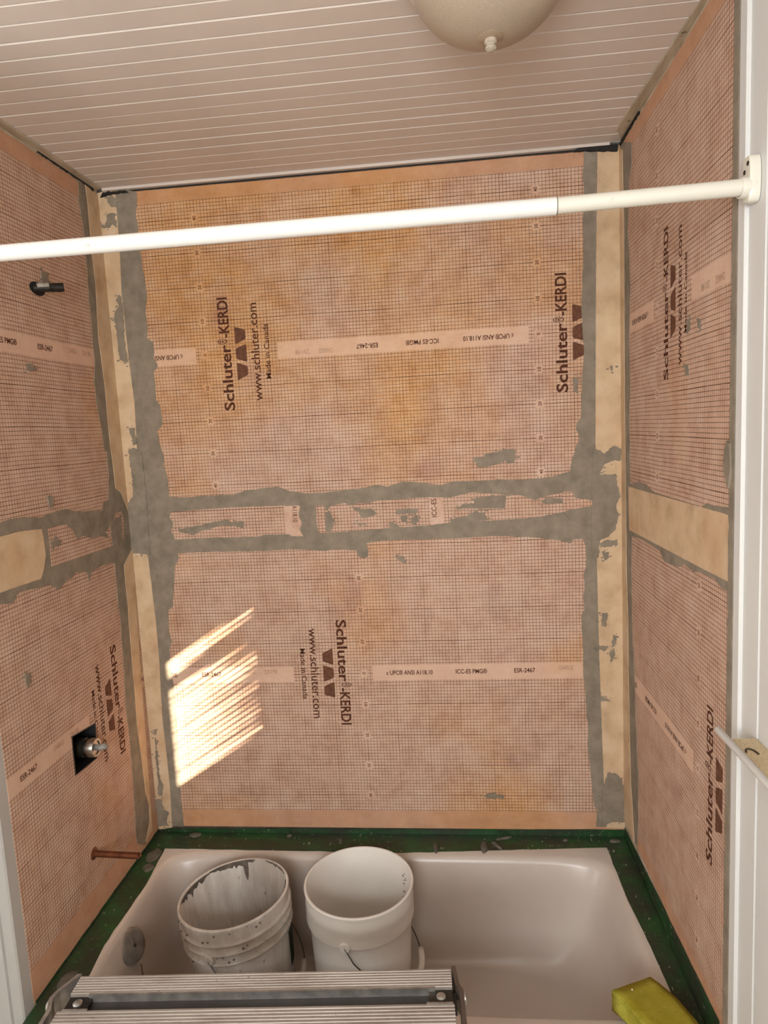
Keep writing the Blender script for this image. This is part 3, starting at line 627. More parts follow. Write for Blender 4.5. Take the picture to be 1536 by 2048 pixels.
slab('caulk_residue', [(1.40, 2.449), (1.44, 2.447), (1.475, 2.443), (1.518, 2.440), (1.521, 2.458), (1.49, 2.461), (1.45, 2.459), (1.41, 2.456)], 'back', 0.001, 0.010, CRUD, wall_back, amp=0.004)
slab('caulk_residue', [(-0.02, 2.447), (-0.06, 2.452), (-0.12, 2.4545), (-0.20, 2.455), (-0.20, 2.459), (-0.10, 2.460), (-0.03, 2.458)], 'right', 0.0005, 0.006, CRUD, wall_right, amp=0.003)
slab('caulk_residue', [(0.01, 2.440), (0.05, 2.446), (0.10, 2.449), (0.09, 2.455), (0.02, 2.455)], 'back', 0.001, 0.006, CRUD, wall_back, amp=0.003)
slab('caulk_residue', [(-0.03, 2.450), (-0.075, 2.455), (-0.16, 2.456), (-0.30, 2.456), (-0.30, 2.459), (-0.07, 2.461), (-0.03, 2.459)], 'left', 0.0005, 0.005, CRUD, wall_left, amp=0.003)
# ------------------------------------------------------------------ bathtub
def _enamel():
    m = Mat('tub_enamel', 0.32); c = m.mix(m.rampv(m.noise(3, 4), 0.3, 0.7), srgb('#B8ACA1'), srgb('#C4B9AE'))
    m.color(c); return m.m
ENAMEL = _enamel()
def ring(cx, cy, hx, hy, z, n, N=120):
    out = []
    for k in range(N):
        a = 2*math.pi*(k+0.5)/N; c, s = math.cos(a), math.sin(a)
        out.append((cx+hx*math.copysign(abs(c)**(2/n), c), cy+hy*math.copysign(abs(s)**(2/n), s), z))
    return out
tub = empty('bathtub', (XR/2, -0.38, 0)); tag(tub, 'white enamel alcove bathtub below the membrane walls', 'bathtub')
N = 120
ox, oy = 0.0, 0.0
rings = [ring(0, 0, XR/2-0.003, 0.376, 0.0, 60), ring(0, 0, XR/2-0.003, 0.376, 0.385, 60), ring(0, 0, XR/2-0.006, 0.373, 0.397, 60), ring(0, 0, XR/2-0.016, 0.365, 0.400, 60),
         ring(0.006, -0.008, 0.692, 0.288, 0.400, 12), ring(0.006, -0.008, 0.683, 0.279, 0.395, 10), ring(0.005, -0.008, 0.674, 0.270, 0.380, 9),
         ring(0.000, -0.008, 0.652, 0.264, 0.300, 8), ring(-0.012, -0.008, 0.626, 0.258, 0.200, 7), ring(-0.030, -0.008, 0.595, 0.250, 0.115, 6),
         ring(-0.040, -0.008, 0.565, 0.242, 0.083, 5.5), ring(-0.045, -0.008, 0.530, 0.228, 0.071, 5), ring(-0.05, -0.008, 0.30, 0.10, 0.068, 4), ring(-0.05, -0.008, 0.02, 0.01, 0.066, 3)]
mb = MB(); vs_ = [p for r in rings for p in r]; fs_ = []
for i in range(len(rings)-1):
    for k in range(N): fs_.append((i*N+k, i*N+(k+1) % N, (i+1)*N+(k+1) % N, (i+1)*N+k))
fs_.append(tuple((len(rings)-1)*N+k for k in range(N)))
mb.add(vs_, fs_); mb.build('basin', ENAMEL, tub, autosmooth=50)
# overflow cover on the left end
ov = MB(); ov.lathe([(0.0001, 0.0075), (0.030, 0.0072), (0.041, 0.0060), (0.0445, 0.003), (0.0455, -0.001), (0.0455, -0.014)], 40, axis='x'); ov.box(0.0070, 0.0105, -0.0035, 0.0035, -0.034, 0.034)
ovo = ov.build('overflow_plate', plain('dull_chrome', '#97928B', 0.32, 0.55, var=0.1, scale=40), tub, autosmooth=40); ovo.location = (-0.655, -0.050, 0.340); ovo.rotation_euler = (0, math.radians(-22), math.radians(-12)); ovo['label'] = 'round dulled chrome overflow cover'
sc = MB(); sc.lathe([(0.0001, 0.0125), (0.004, 0.012), (0.005, 0.0100)], 12, axis='x'); sc.build('screw', plain('screw_dark', '#5A544C', 0.4, 0.8), ovo)
rod_ = MB(); rod_.tube([(-0.628, -0.062, 0.298), (-0.612, -0.083, 0.240)], 0.0022, 8); rod_.build('linkage_rod', plain('rusty_rod', '#6E5038', 0.6, 0.3), tub)

# ------------------------------------------------------------------ green tape round the rim
def _tape():
    m = Mat('green_tape', 0.38)
    c = m.mix(m.rampv(m.noise(7, 4, 0.6), 0.3, 0.7), srgb('#1A381C'), srgb('#245229'))
    c = m.mix(m.rampv(m.noise(11, 6, 0.7, seed=5), 0.40, 0.60)*0.85, c, srgb('#2C2E25'))
    c = m.mix(m.rampv(m.noise(60, 6, 0.75, seed=9), 0.60, 0.68)*0.75, c, srgb('#6A665A'))
    c = m.mix(m.rampv(m.noise(130, 2, 0.5, seed=2, stretch=(1, 0.35, 1)), 0.70, 0.72)*0.8, c, srgb('#A9AA98'))
    m.color(c); m.bump(m.noise(28, 4, 0.6, stretch=(1, 2, 1)), 0.5, 0.004); return m.m
TAPE = _tape()
TAPE_MORTAR = plain('tape_mortar', '#5E594D', 0.9, var=0.15, scale=40, bump=0.4, bscale=80)
def tape(name, pts, label, upturn):
    mb = MB(); n = len(pts); tri = tessellate_polygon([[Vector((p[0], p[1], 0)) for p in pts]])
    def zof(p): return 0.4012+0.0006*noise.noise(Vector((p[0]*30, p[1]*30, 1)))
    vs_ = [(p[0], p[1], zof(p)) for p in pts]+[(p[0], p[1], 0.4002) for p in pts]
    mb.add(vs_, [tuple(t) for t in tri]+[(i, (i+1) % n, n+(i+1) % n, n+i) for i in range(n)])
    for (wall, a0, a1, z0a, z0b, zta, ztb) in upturn:
        k = 40; p1 = [(a0+(a1-a0)*i/k, 0.4004) for i in range(k+1)]
        p2 = [(a0+(a1-a0)*i/k, zta+(ztb-zta)*i/k+0.003*noise.noise(Vector((i*0.8, 3, a0)))) for i in range(k, -1, -1)]
        slab_into(mb, p1+p2, wall, 0.0016, 0.0028)
    return tag(mb.build(name, TAPE), label, 'tape')
def wavy(p, q, k, amp, seed):
    return [(p[0]+(q[0]-p[0])*i/k+amp*noise.noise(Vector((i*0.45, seed, 0))), p[1]+(q[1]-p[1])*i/k+amp*noise.noise(Vector((i*0.45, seed, 5)))) for i in range(k)]
tb = tape('masking_tape', [(0.004, -0.004)]+[(XR-0.004, -0.004), (XR-0.004, -0.058)]+[(1.458, -0.059)]+wavy((1.458, -0.059), (0.824, -0.099), 30, 0.003, 1)[1:]+wavy((0.824, -0.099), (0.061, -0.092), 30, 0.003, 2)+[(0.061, -0.092), (0.004, -0.092)],
          'dirty green masking tape along the back rim of the bathtub', [('back', 0.004, XR-0.004, 0, 0, 0.412, 0.424)])
tl = tape('masking_tape', [(0.004, -0.0925)]+[(0.061, -0.0925)]+wavy((0.062, -0.1), (0.078, -0.266), 10, 0.003, 3)+wavy((0.078, -0.266), (0.072, -0.517), 14, 0.003, 4)+[(0.086, -0.60), (0.09, -0.745), (0.004, -0.745)],
          'mortar-smeared green masking tape on the left rim under the copper pipe', [('left', -0.745+0.06, -0.004, 0, 0, 0.407, 0.413)])
tr = tape('masking_tape', [(XR-0.004, -0.0585), (XR-0.004, -0.745), (1.482, -0.745)]+[(1.482, -0.70)]+wavy((1.478, -0.557), (1.471, -0.417), 8, 0.002, 6)+wavy((1.471, -0.417), (1.461, -0.29), 8, 0.002, 7)+wavy((1.461, -0.29), (1.458, -0.0595), 12, 0.002, 8)+[(1.458, -0.0595)],
          'green masking tape on the right rim running under the sponge', [('right', -0.745, -0.004, 0, 0, 0.478, 0.432)])
def blob(parent, x, y, lx, ly, rz, h=0.006):
    mb = MB(); n = 20; rows = [(1.0, 0.0), (0.9, 0.6), (0.6, 0.92), (0.0001, 1.0)]; vs_ = []
    for s_, hh in rows:
        for k in range(n):
            a = 2*math.pi*k/n; w = 1+0.22*noise.noise(Vector((math.cos(a)*1.5+x*40, math.sin(a)*1.5, y*40)))
            px, py = lx*s_*w*math.cos(a), ly*s_*w*math.sin(a)
            vs_.append((x+px*math.cos(rz)-py*math.sin(rz), y+px*math.sin(rz)+py*math.cos(rz), 0.4015+h*hh))
    fs_ = [(i*n+k, i*n+(k+1) % n, (i+1)*n+(k+1) % n, (i+1)*n+k) for i in range(3) for k in range(n)]
    mb.add(vs_, fs_).build('mortar_blob', TAPE_MORTAR, parent, smooth=True)
for x, y, lx, ly, rz in [(0.135, -0.022, 0.020, 0.012, 0.1), (0.455, -0.020, 0.009, 0.008, 0), (0.628, -0.045, 0.006, 0.016, 0.1), (0.935, -0.075, 0.008, 0.026, 0.05), (1.085, -0.068, 0.012, 0.030, 0.0),
                         (1.125, -0.060, 0.006, 0.024, 0.6), (1.15, -0.022, 0.026, 0.005, 0.3), (1.34, -0.028, 0.010, 0.006, 0.6), (1.49, -0.03, 0.018, 0.008, 0)]: blob(tb, x, y, lx, ly, rz)
for x, y, lx, ly, rz in [(0.040, -0.130, 0.022, 0.035, 0), (0.05, -0.19, 0.016, 0.022, 0.4), (0.04, -0.62, 0.02, 0.03, 0)]: blob(tl, x, y, lx, ly, rz, 0.003)

# ------------------------------------------------------------------ shower plumbing in the left wall
valve = empty('shower_valve', (0.0, -0.373, 0.884)); tag(valve, 'chrome shower valve cartridge in a black square cutout of the left wall', 'valve')
mb = MB(); h = [(y+0.373, z-0.884) for y, z in HOLE]; dpt = 0.06
vs_ = [(0.0022, y, z) for y, z in h]+[(-dpt, y*0.9, z*0.9) for y, z in h]+[(0.0022, y*0.955, z*0.955) for y, z in h]+[(-dpt+0.003, y*0.86, z*0.86) for y, z in h]
fs_ = []
for i in range(4):
    j = (i+1) % 4; fs_ += [(i, j, 4+j, 4+i), (8+i, 12+i, 12+j, 8+j), (i, 8+i, 8+j, j)]
fs_ += [(4, 5, 6, 7), (15, 14, 13, 12)]
mb.add(vs_, fs_).build('mounting_box', BLACK_PLASTIC, valve)
mb = MB(); mb.lathe([(0.026, -0.057), (0.026, 0.002), (0.022, 0.004), (0.022, 0.012)], 28, axis='x', origin=(0, 0, 0)); mb.build('valve_body', plain('dark_brass', '#2B2620', 0.5, 0.6), valve, autosmooth=40)
mb = MB(); mb.lathe([(0.022, 0.008), (0.0255, 0.009), (0.0255, 0.032), (0.024, 0.034), (0.019, 0.034), (0.018, 0.031), (0.0001, 0.031)], 32, axis='x'); mb.build('retaining_ring', CHROME, valve, autosmooth=40)
mb = MB(); mb.tube([(0.030, 0, 0), (0.046, 0.002, 0), (0.055, 0.004, 0.001), (0.064, 0.006, 0.0)], [0.008, 0.010, 0.0085, 0.003], 9); mb.box(0.031, 0.036, -0.012, 0.012, -0.003, 0.003)
mb.build('stem', plain('mortar_caked_stem', '#8C8880', 0.7, 0.2, var=0.2, scale=60, bump=0.5), valve)

arm = empty('shower_pipe', (0.0, -0.365, 2.104)); tag(arm, 'dark threaded shower pipe stub poking out of upper left wall', 'pipe')
mb = MB(); q = [(0.0035*math.cos(0), 0, 0)]
n = 24; out = [(0.0020, 0.032*math.cos(2*math.pi*k/n), 0.017*math.sin(2*math.pi*k/n)+0.002*noise.noise(Vector((k, 0, 0)))) for k in range(n)]
inn = [(0.0008, 0.9*y, 0.9*z) for _, y, z in out]
mb.add(out+inn, [tuple(range(n))]+[(i, (i+1) % n, n+(i+1) % n, n+i) for i in range(n)]); mb.build('wall_gap', plain('black_gap', '#0D0C0B', 0.9), arm)
mb = MB(); pth = [(-0.02, -0.02, -0.002), (0.028, 0.016, 0.004), (0.029, 0.0165, 0.004), (0.052, 0.034, 0.007)]
mb.tube(pth, [0.0098, 0.0098, 0.0112, 0.0112], 20, caps=False); mb.tube([(0.052, 0.034, 0.007), (0.0523, 0.0342, 0.007)], [0.0112, 0.0085], 20, caps=False); mb.tube([(0.0523, 0.0342, 0.007), (0.03, 0.017, 0.004)], [0.0085, 0.0083], 20)
mb.build('pipe_stub', plain('galvanised_pipe', '#3C3833', 0.45, 0.7, var=0.25, scale=60), arm, autosmooth=40)
mb = MB(); mb.tube([(0.004, -0.004, 0.004), (0.026, 0.0125, 0.008)], 0.0088, 12); mb.build('caulk_smear', plain('grey_caulk', '#A39C90', 0.7, var=0.15, scale=60), arm, smooth=True)

cp = empty('copper_pipe', (0.0, -0.385, 0.580)); tag(cp, 'tarnished copper pipe stub sticking out of left wall above tub rim', 'pipe')
COPPER = plain('tarnished_copper', '#7A4B33', 0.42, 0.75, var=0.15, scale=30)
mb = MB(); mb.tube([(-0.01, 0, 0), (0.13, 0.0, -0.005)], 0.0088, 20, caps=False); mb.tube([(0.13, 0, -0.005), (0.1302, 0, -0.005), (0.10, 0, -0.004)], [0.0088, 0.0072, 0.007], 20); mb.build('tube', COPPER, cp, autosmooth=40)
mb = MB(); mb.lathe([(0.0089, 0.006), (0.012, 0.004), (0.017, 0.0012), (0.0172, 0.0)], 24, axis='x'); mb.build('collar', COPPER, cp, autosmooth=40)

# ------------------------------------------------------------------ shower curtain rod
rod = empty('shower_rod', (XR-0.03, -0.85, 2.055)); tag(rod, 'white telescoping shower curtain rod spanning the tub opening', 'curtain rod')
def _rodm():
    m = Mat('rod_white', 0.25); c = m.mix(m.rampv(m.noise(40, 4, 0.7, stretch=(0.4, 1, 1)), 0.68, 0.74)*0.5, srgb('#DDDAD4'), srgb('#9A8E7C'))
    x, y, z = m.xyz(); m.color(c); return m.m
RODM = _rodm()
def _rodm2():
    m = Mat('rod_ivory', 0.32); c = m.mix(m.rampv(m.noise(60, 4, 0.7), 0.66, 0.72)*0.5, srgb('#D3CEC0'), srgb('#8A7C66')); m.color(c); return m.m
RODM2 = _rodm2()
jx = 1.213-(XR-0.03)
mb = MB(); mb.tube([(-1.55, 0, -0.003), (jx, 0, 0)], 0.0142, 32); mb.build('outer_tube', RODM, rod, autosmooth=40)
mb = MB(); mb.tube([(jx-0.02, 0, 0), (0.012, 0, 0.005)], 0.0131, 32); mb.build('inner_tube', RODM2, rod, autosmooth=40)
mb = MB(); mb.tube([(jx-0.001, 0, 0), (jx+0.0012, 0, 0)], 0.01405, 32); mb.build('rusty_joint', plain('rust_edge', '#3E2A1C', 0.8, var=0.3, scale=200), rod)
fl = MB(); op = []
for k in range(40):
    a = 2*math.pi*k/40; w, hh = 0.0155, 0.036
    op.append((math.copysign(abs(math.cos(a))**0.55, math.cos(a))*w, math.copysign(abs(math.sin(a))**0.75, math.sin(a))*hh+0.016))
n = 40
vs_ = [(0.029, y, z) for y, z in op]+[(0.016, y, z) for y, z in op]+[(0.013, y*0.9, 0.016+(z-0.016)*0.95) for y, z in op]
fs_ = [(i, (i+1) % n, n+(i+1) % n, n+i) for i in range(n)]+[(n+i, n+(i+1) % n, 2*n+(i+1) % n, 2*n+i) for i in range(n)]+[tuple(range(2*n, 3*n)), tuple(range(n-1, -1, -1))]
fl.add(vs_, fs_); fl.lathe([(0.0165, 0.015), (0.0162, 0.006), (0.0155, 0.003), (0.0131, 0.003)], 28, axis='x', origin=(0, 0, 0.004)); flo = fl.build('flange', RODM2, rod, autosmooth=40)
HOLEM = plain('screw_hole_dark', '#2A1D14', 0.9)
for yy, zz in ((0.006, 0.029), (-0.006, 0.039)):
    mb = MB(); mb.lathe([(0.0001, 0.0122), (0.0036, 0.0122), (0.0040, 0.0135)], 14, axis='x', origin=(0, yy, zz)); mb.build('screw_hole', HOLEM, flo)
# left bracket (outside the frame)
mb = MB(); mb.lathe([(0.0145, -1.552), (0.03, -1.556), (0.032, -1.562), (0.0001, -1.562)], 32, axis='x', origin=(0, 0, -0.003)); mb.build('flange', RODM, rod, autosmooth=40)
# post that carries the left end of the rod, just outside the view
tag(MB().box(-0.10, XR-0.03-1.562, -0.90, -0.715, 0.0, CEIL-0.003).build('trim_6', WHITE_PAINT), kind='structure')

# ------------------------------------------------------------------ ceiling light
lamp = empty('ceiling_light', (1.117, -0.822, CEIL)); tag(lamp, 'frosted glass dome ceiling light with white finial, switched off', 'ceiling light')
def _frost():
    m = Mat('frosted_glass', 0.32); c = m.mix(m.rampv(m.noise(400, 2, 0.6), 0.35, 0.7), srgb('#A08F7D'), srgb('#AB9B88'))
    m.color(c); m.bump(m.noise(500, 2), 0.1, 0.0005); return m.m
mb = MB(); mb.lathe([(0.0001, -0.006), (0.142, -0.006), (0.144, -0.022), (0.137, -0.034), (0.124, -0.036)], 56); mb.build('base_plate', plain('pink_white_base', '#D7C3B7', 0.4), lamp, autosmooth=40)
R_, D_ = 0.128, 0.100
prof = [(R_*math.cos(t), -0.030-D_*math.sin(t)) for t in [i*math.pi/2/20 for i in range(20)]]+[(0.006, -0.030-D_)]
mb = MB(); mb.lathe(prof, 64); mb.build('glass_dome', _frost(), lamp, smooth=True)
FIN = plain('finial_white', '#B5A795', 0.35, var=0.1, scale=80)
mb = MB(); mb.lathe([(0.022, -0.126), (0.022, -0.129), (0.018, -0.131), (0.010, -0.132)], 32); mb.build('washer', plain('washer_tan', '#A08C74', 0.35), lamp, autosmooth=40)
mb = MB(); mb.lathe([(0.009, -0.130), (0.0105, -0.133), (0.0105, -0.137), (0.0072, -0.139), (0.0072, -0.141), (0.009, -0.143), (0.009, -0.146), (0.006, -0.149), (0.0001, -0.150)], 28); mb.build('finial', FIN, lamp, autosmooth=40)

# ------------------------------------------------------------------ buckets
def bucket_mat(name, dirty):
    m = Mat(name, 0.42); base = m.mix(m.rampv(m.noise(6, 3), 0.3, 0.7), srgb('#D9D3CA'), srgb('#E3DED7'))
    if dirty:
        base = m.mix(m.rampv(m.noise(9, 6, 0.7, stretch=(1, 1, 0.25)), 0.34, 0.62)*0.7, base, srgb('#94877A'))
        base = m.mix(m.rampv(m.noise(30, 5, 0.7, seed=3, stretch=(1, 1, 0.5)), 0.63, 0.70)*0.85, base, srgb('#6E6257'))
        base = m.mix(m.rampv(m.noise(85, 3, 0.6, seed=7, stretch=(1, 1, 0.6)), 0.72, 0.75)*0.85, base, srgb('#544A42'))
    m.color(base)
    m.bump(m.noise(30, 4), 0.15 if dirty else 0.05, 0.002); return m.m
WIRE = plain('bail_wire', '#5E5A55', 0.4, 0.8)
def bucket(name, loc, rz, tilt, label, dirty, h=0.37, grip=True):
    root = empty(name, loc, rz, tilt[0], tilt[1]); tag(root, label, 'bucket')
    bmat = bucket_mat('bucket_plastic_dirty' if dirty else 'bucket_plastic', dirty)
    rt, rb = 0.150, 0.131
    def rad(z): return rb+(rt-rb)*z/h
    pr = [(0.0001, 0.0), (rb-0.006, 0.0), (rb, 0.005)]
    for zz in (0.10, 0.20, h-0.105): pr.append((rad(zz), zz))
    ribs = (h-0.100, h-0.072, h-0.046) if dirty else (h-0.078, h-0.046)
    for zz in ribs: pr += [(rad(zz)+0.0006, zz-0.004), (rad(zz)+0.0075, zz-0.003), (rad(zz)+0.0085, zz), (rad(zz)+0.0075, zz+0.003), (rad(zz)+0.0008, zz+0.004)] if dirty else ([(rad(zz)+0.001, zz-0.014), (rad(zz)+0.0072, zz-0.012), (rad(zz)+0.0074, zz+0.006)] if zz < h-0.06 else [(rad(zz)+0.0045, zz-0.004), (rad(zz)+0.0062, zz), (rad(zz)+0.0045, zz+0.014)])
    pr += [(rt+0.001, h-0.012), (rt+0.0048, h-0.010), (rt+0.0055, h-0.003), (rt+0.003, h), (rt-0.001, h-0.0005), (rt-0.0025, h-0.004)]
    pr += [(rad(z)-0.003, z) for z in (h*0.8, h*0.5, h*0.2, 0.012)]+[(rb-0.012, 0.004), (0.0001, 0.004)]
    mb = MB(); mb.lathe(pr, 72); body = mb.build('body', bmat, root, autosmooth=35)
    ze = h-0.085
    for sgn in (-1, 1):
        e = MB(); r0 = rad(ze)+0.004
        e.lathe([(0.015, -0.004), (0.015, 0.006), (0.012, 0.009), (0.0001, 0.009)], 20, axis='y', origin=(0, 0, 0))
        eo = e.build('ear', bmat, root, autosmooth=40); eo.location = (0, sgn*r0, ze); eo.rotation_euler = (0, 0, 0 if sgn < 0 else math.pi)
    # wire bail hanging down round one side
    pts = []; r0 = rad(ze)+0.0125
    for k in range(25):
        a = math.pi*k/24
        pts.append((0.001+1.06*r0*math.sin(a), -r0*math.cos(a), ze-0.165*math.sin(a)**0.7))
    b = MB(); b.tube([(pts[0][0], pts[0][1]+0.012, pts[0][2])]+pts+[(pts[-1][0], pts[-1][1]-0.012, pts[-1][2])], 0.0019, 8); ho = b.build('wire_handle', WIRE, root, smooth=True)
    if grip:
        g = MB(); g.tube(pts[9:16], 0.009, 14); g.build('grip', bmat, ho, smooth=True)
    return root, rad
b1, rad = bucket('bucket', (0.400, -0.338, 0.085), math.radians(-12), (math.radians(0.0), math.radians(-5.0)), 'mortar-stained white bucket, left of the two standing in the tub', True, h=0.350)
b2, _ = bucket('bucket', (0.722, -0.288, 0.073), math.radians(-8), (0, 0), 'clean white bucket, right of the two standing in the tub', False, h=0.372)
# drips and smears on the dirty bucket's rim, spatter inside the clean one, printed patch
SLUDGE = plain('bucket_sludge', '#6B6055', 0.8, var=0.15, scale=50, bump=0.4)
def smear_on(parent, rr, a0, a1, z0, depthf, mat, off):
    vs_ = []; n = 26
    for i in range(n+1):
        a = a0+(a1-a0)*i/n; dep = depthf(i/n)
        for t in (0.0, 0.5, 1.0):
            z = z0-dep*t; r = rr(z)+off*(1-0.4*t); vs_.append((r*math.cos(a), r*math.sin(a), z))
    fs_ = [(i*3+k, (i+1)*3+k, (i+1)*3+k+1, i*3+k+1) for i in range(n) for k in range(2)]
    mb = MB(); mb.add(vs_, fs_); o = mb.build('smear', mat, parent); md = o.modifiers.new('s', 'SOLIDIFY'); md.thickness = 0.0012; md.offset = 0
    return o
R1 = lambda z: 0.131+0.019*z/0.350
R2 = lambda z: 0.131+0.019*z/0.372
random.seed(3)
def dep_noise(seed, base, amp): return lambda t: max(0.002, base+amp*noise.noise(Vector((t*9, seed, 0)))+amp*0.6*noise.noise(Vector((t*27, seed, 3)))) * (0.25+0.75*math.sin(math.pi*t))
smear_on(b1, R1, math.radians(95), math.radians(150), 0.349, dep_noise(1, 0.016, 0.014), SLUDGE, -0.0046)
smear_on(b1, R1, math.radians(150), math.radians(205), 0.347, dep_noise(2, 0.018, 0.022), SLUDGE, -0.0046)
smear_on(b1, R1, math.radians(40), math.radians(80), 0.349, dep_noise(4, 0.006, 0.006), SLUDGE, -0.0046)
smear_on(b1, R1, math.radians(104), math.radians(110), 0.345, lambda t: 0.055*math.sin(math.pi*t)**0.5+0.004, SLUDGE, -0.0046)
smear_on(b1, R1, math.radians(-30), math.radians(30), 0.346, dep_noise(7, 0.008, 0.009), SLUDGE, -0.0046)
for k in range(26):
    a = math.radians(random.uniform(-150, -30)); z = random.uniform(0.24, 0.345)
    mb = MB(); r = R1(z)+0.0066; s_ = random.uniform(0.0015, 0.0036); c_ = Vector((r*math.cos(a), r*math.sin(a), z))
    mb.lathe([(0.0001, s_*0.6), (s_*0.7, s_*0.4), (s_, 0.0), (s_*0.8, -s_*0.4)], 8, axis='z', origin=c_); mb.build('mortar_spot', SLUDGE, b1, smooth=True)
for k in range(58):
    a = math.radians(random.gauss(40, 3.0)); z = random.uniform(0.16, 0.34)
    mb = MB(); r = R2(z)-0.0028; s_ = random.uniform(0.0008, 0.0026); c_ = Vector((r*math.cos(a), r*math.sin(a), z))
    mb.lathe([(0.0001, s_*0.8), (s_*0.8, s_*0.3), (s_*0.9, -s_*0.3), (0.0001, -s_)], 7, axis='z', origin=c_); mb.build('mortar_spot', SLUDGE, b2, smooth=True)
mb = MB(); mb.tube([(R2(0.2)*math.cos(2.75)*0.975, R2(0.2)*math.sin(2.75)*0.975, 0.20), (R2(0.15)*math.cos(2.78)*0.975, R2(0.15)*math.sin(2.78)*0.975, 0.14)], [0.0006, 0.0018], 7); mb.build('smear', SLUDGE, b2)
smear_on(b1, R1, math.radians(8), math.radians(42), 0.225, lambda t: 0.10, plain('printed_green_patch', '#1E2B22', 0.5, var=0.3, scale=40), 0.0014).name = 'printed_patch'

# ------------------------------------------------------------------ aluminium work platform in front of the tub
def _alu(name, a, b, dirt):
    m = Mat(name, 0.5, 0.3); c = m.mix(m.rampv(m.noise(7, 5, 0.6, stretch=(0.3, 3, 1)), 0.3, 0.7), srgb(a), srgb(b))
    c = m.mix(m.rampv(m.noise(9, 6, 0.7, seed=4, stretch=(0.5, 2, 1)), 0.47, 0.66)*0.6, c, srgb(dirt))
    c = m.mix(m.rampv(m.noise(90, 4, 0.6, seed=8), 0.70, 0.73)*0.9, c, srgb('#3A342E'))
    m.color(c); return m.m
ALU = _alu('ribbed_aluminium', '#8F857B', '#A9A096', '#75655A'); ALU_D = _alu('dark_aluminium', '#2C2928', '#3A3634', '#4A4644')
ALU_E = plain('edge_aluminium', '#B4AFA8', 0.35, 0.8, var=0.12, scale=40)
PZ = 0.64
plat = empty('step_platform', (0.615, -0.842, 0.0), math.radians(3.7)); tag(plat, 'dusty ribbed aluminium work platform standing in front of the tub', 'platform')
LX = 0.385
def ribbed(x0, x1, y0, y1, z, nrib, rib=0.0022, thick=0.022):
    """extruded board with ribs running along x"""
    mb = MB(); w = (y1-y0)/nrib; top = []
    for i in range(nrib):
        ya = y0+i*w; top += [(ya+w*0.08, z-rib), (ya+w*0.22, z), (ya+w*0.72, z), (ya+w*0.86, z-rib)]
    prof = [(y0, z-thick), (y0, z-rib)]+top+[(y1, z-rib), (y1, z-thick)]
    n = len(prof); vs_ = [(x, y, zz) for x in (x0, x1) for y, zz in prof]
    tri = tessellate_polygon([[Vector((p[0], p[1], 0)) for p in prof]])
    mb.add(vs_, [(i, (i+1) % n, n+(i+1) % n, n+i) for i in range(n)]+[tuple(t) for t in tri]+[tuple(i+n for i in t) for t in tri])
    return mb
ribbed(-LX+0.012, LX-0.012, -0.040, 0.004, PZ, 7, 0.0012).build('deck_board', ALU, plat)
ribbed(-LX+0.004, LX-0.010, -0.235, -0.074, PZ-0.003, 22, 0.0014).build('deck_board', ALU, plat)
MB().box(-LX+0.012, LX-0.005, -0.076, -0.0385, PZ-0.028, PZ-0.016).build('hinge_channel', ALU_D, plat)
MB().box(-LX+0.05, LX-0.045, -0.0435, -0.0403, PZ-0.018, PZ+0.0006).build('channel_lip', ALU_E, plat)
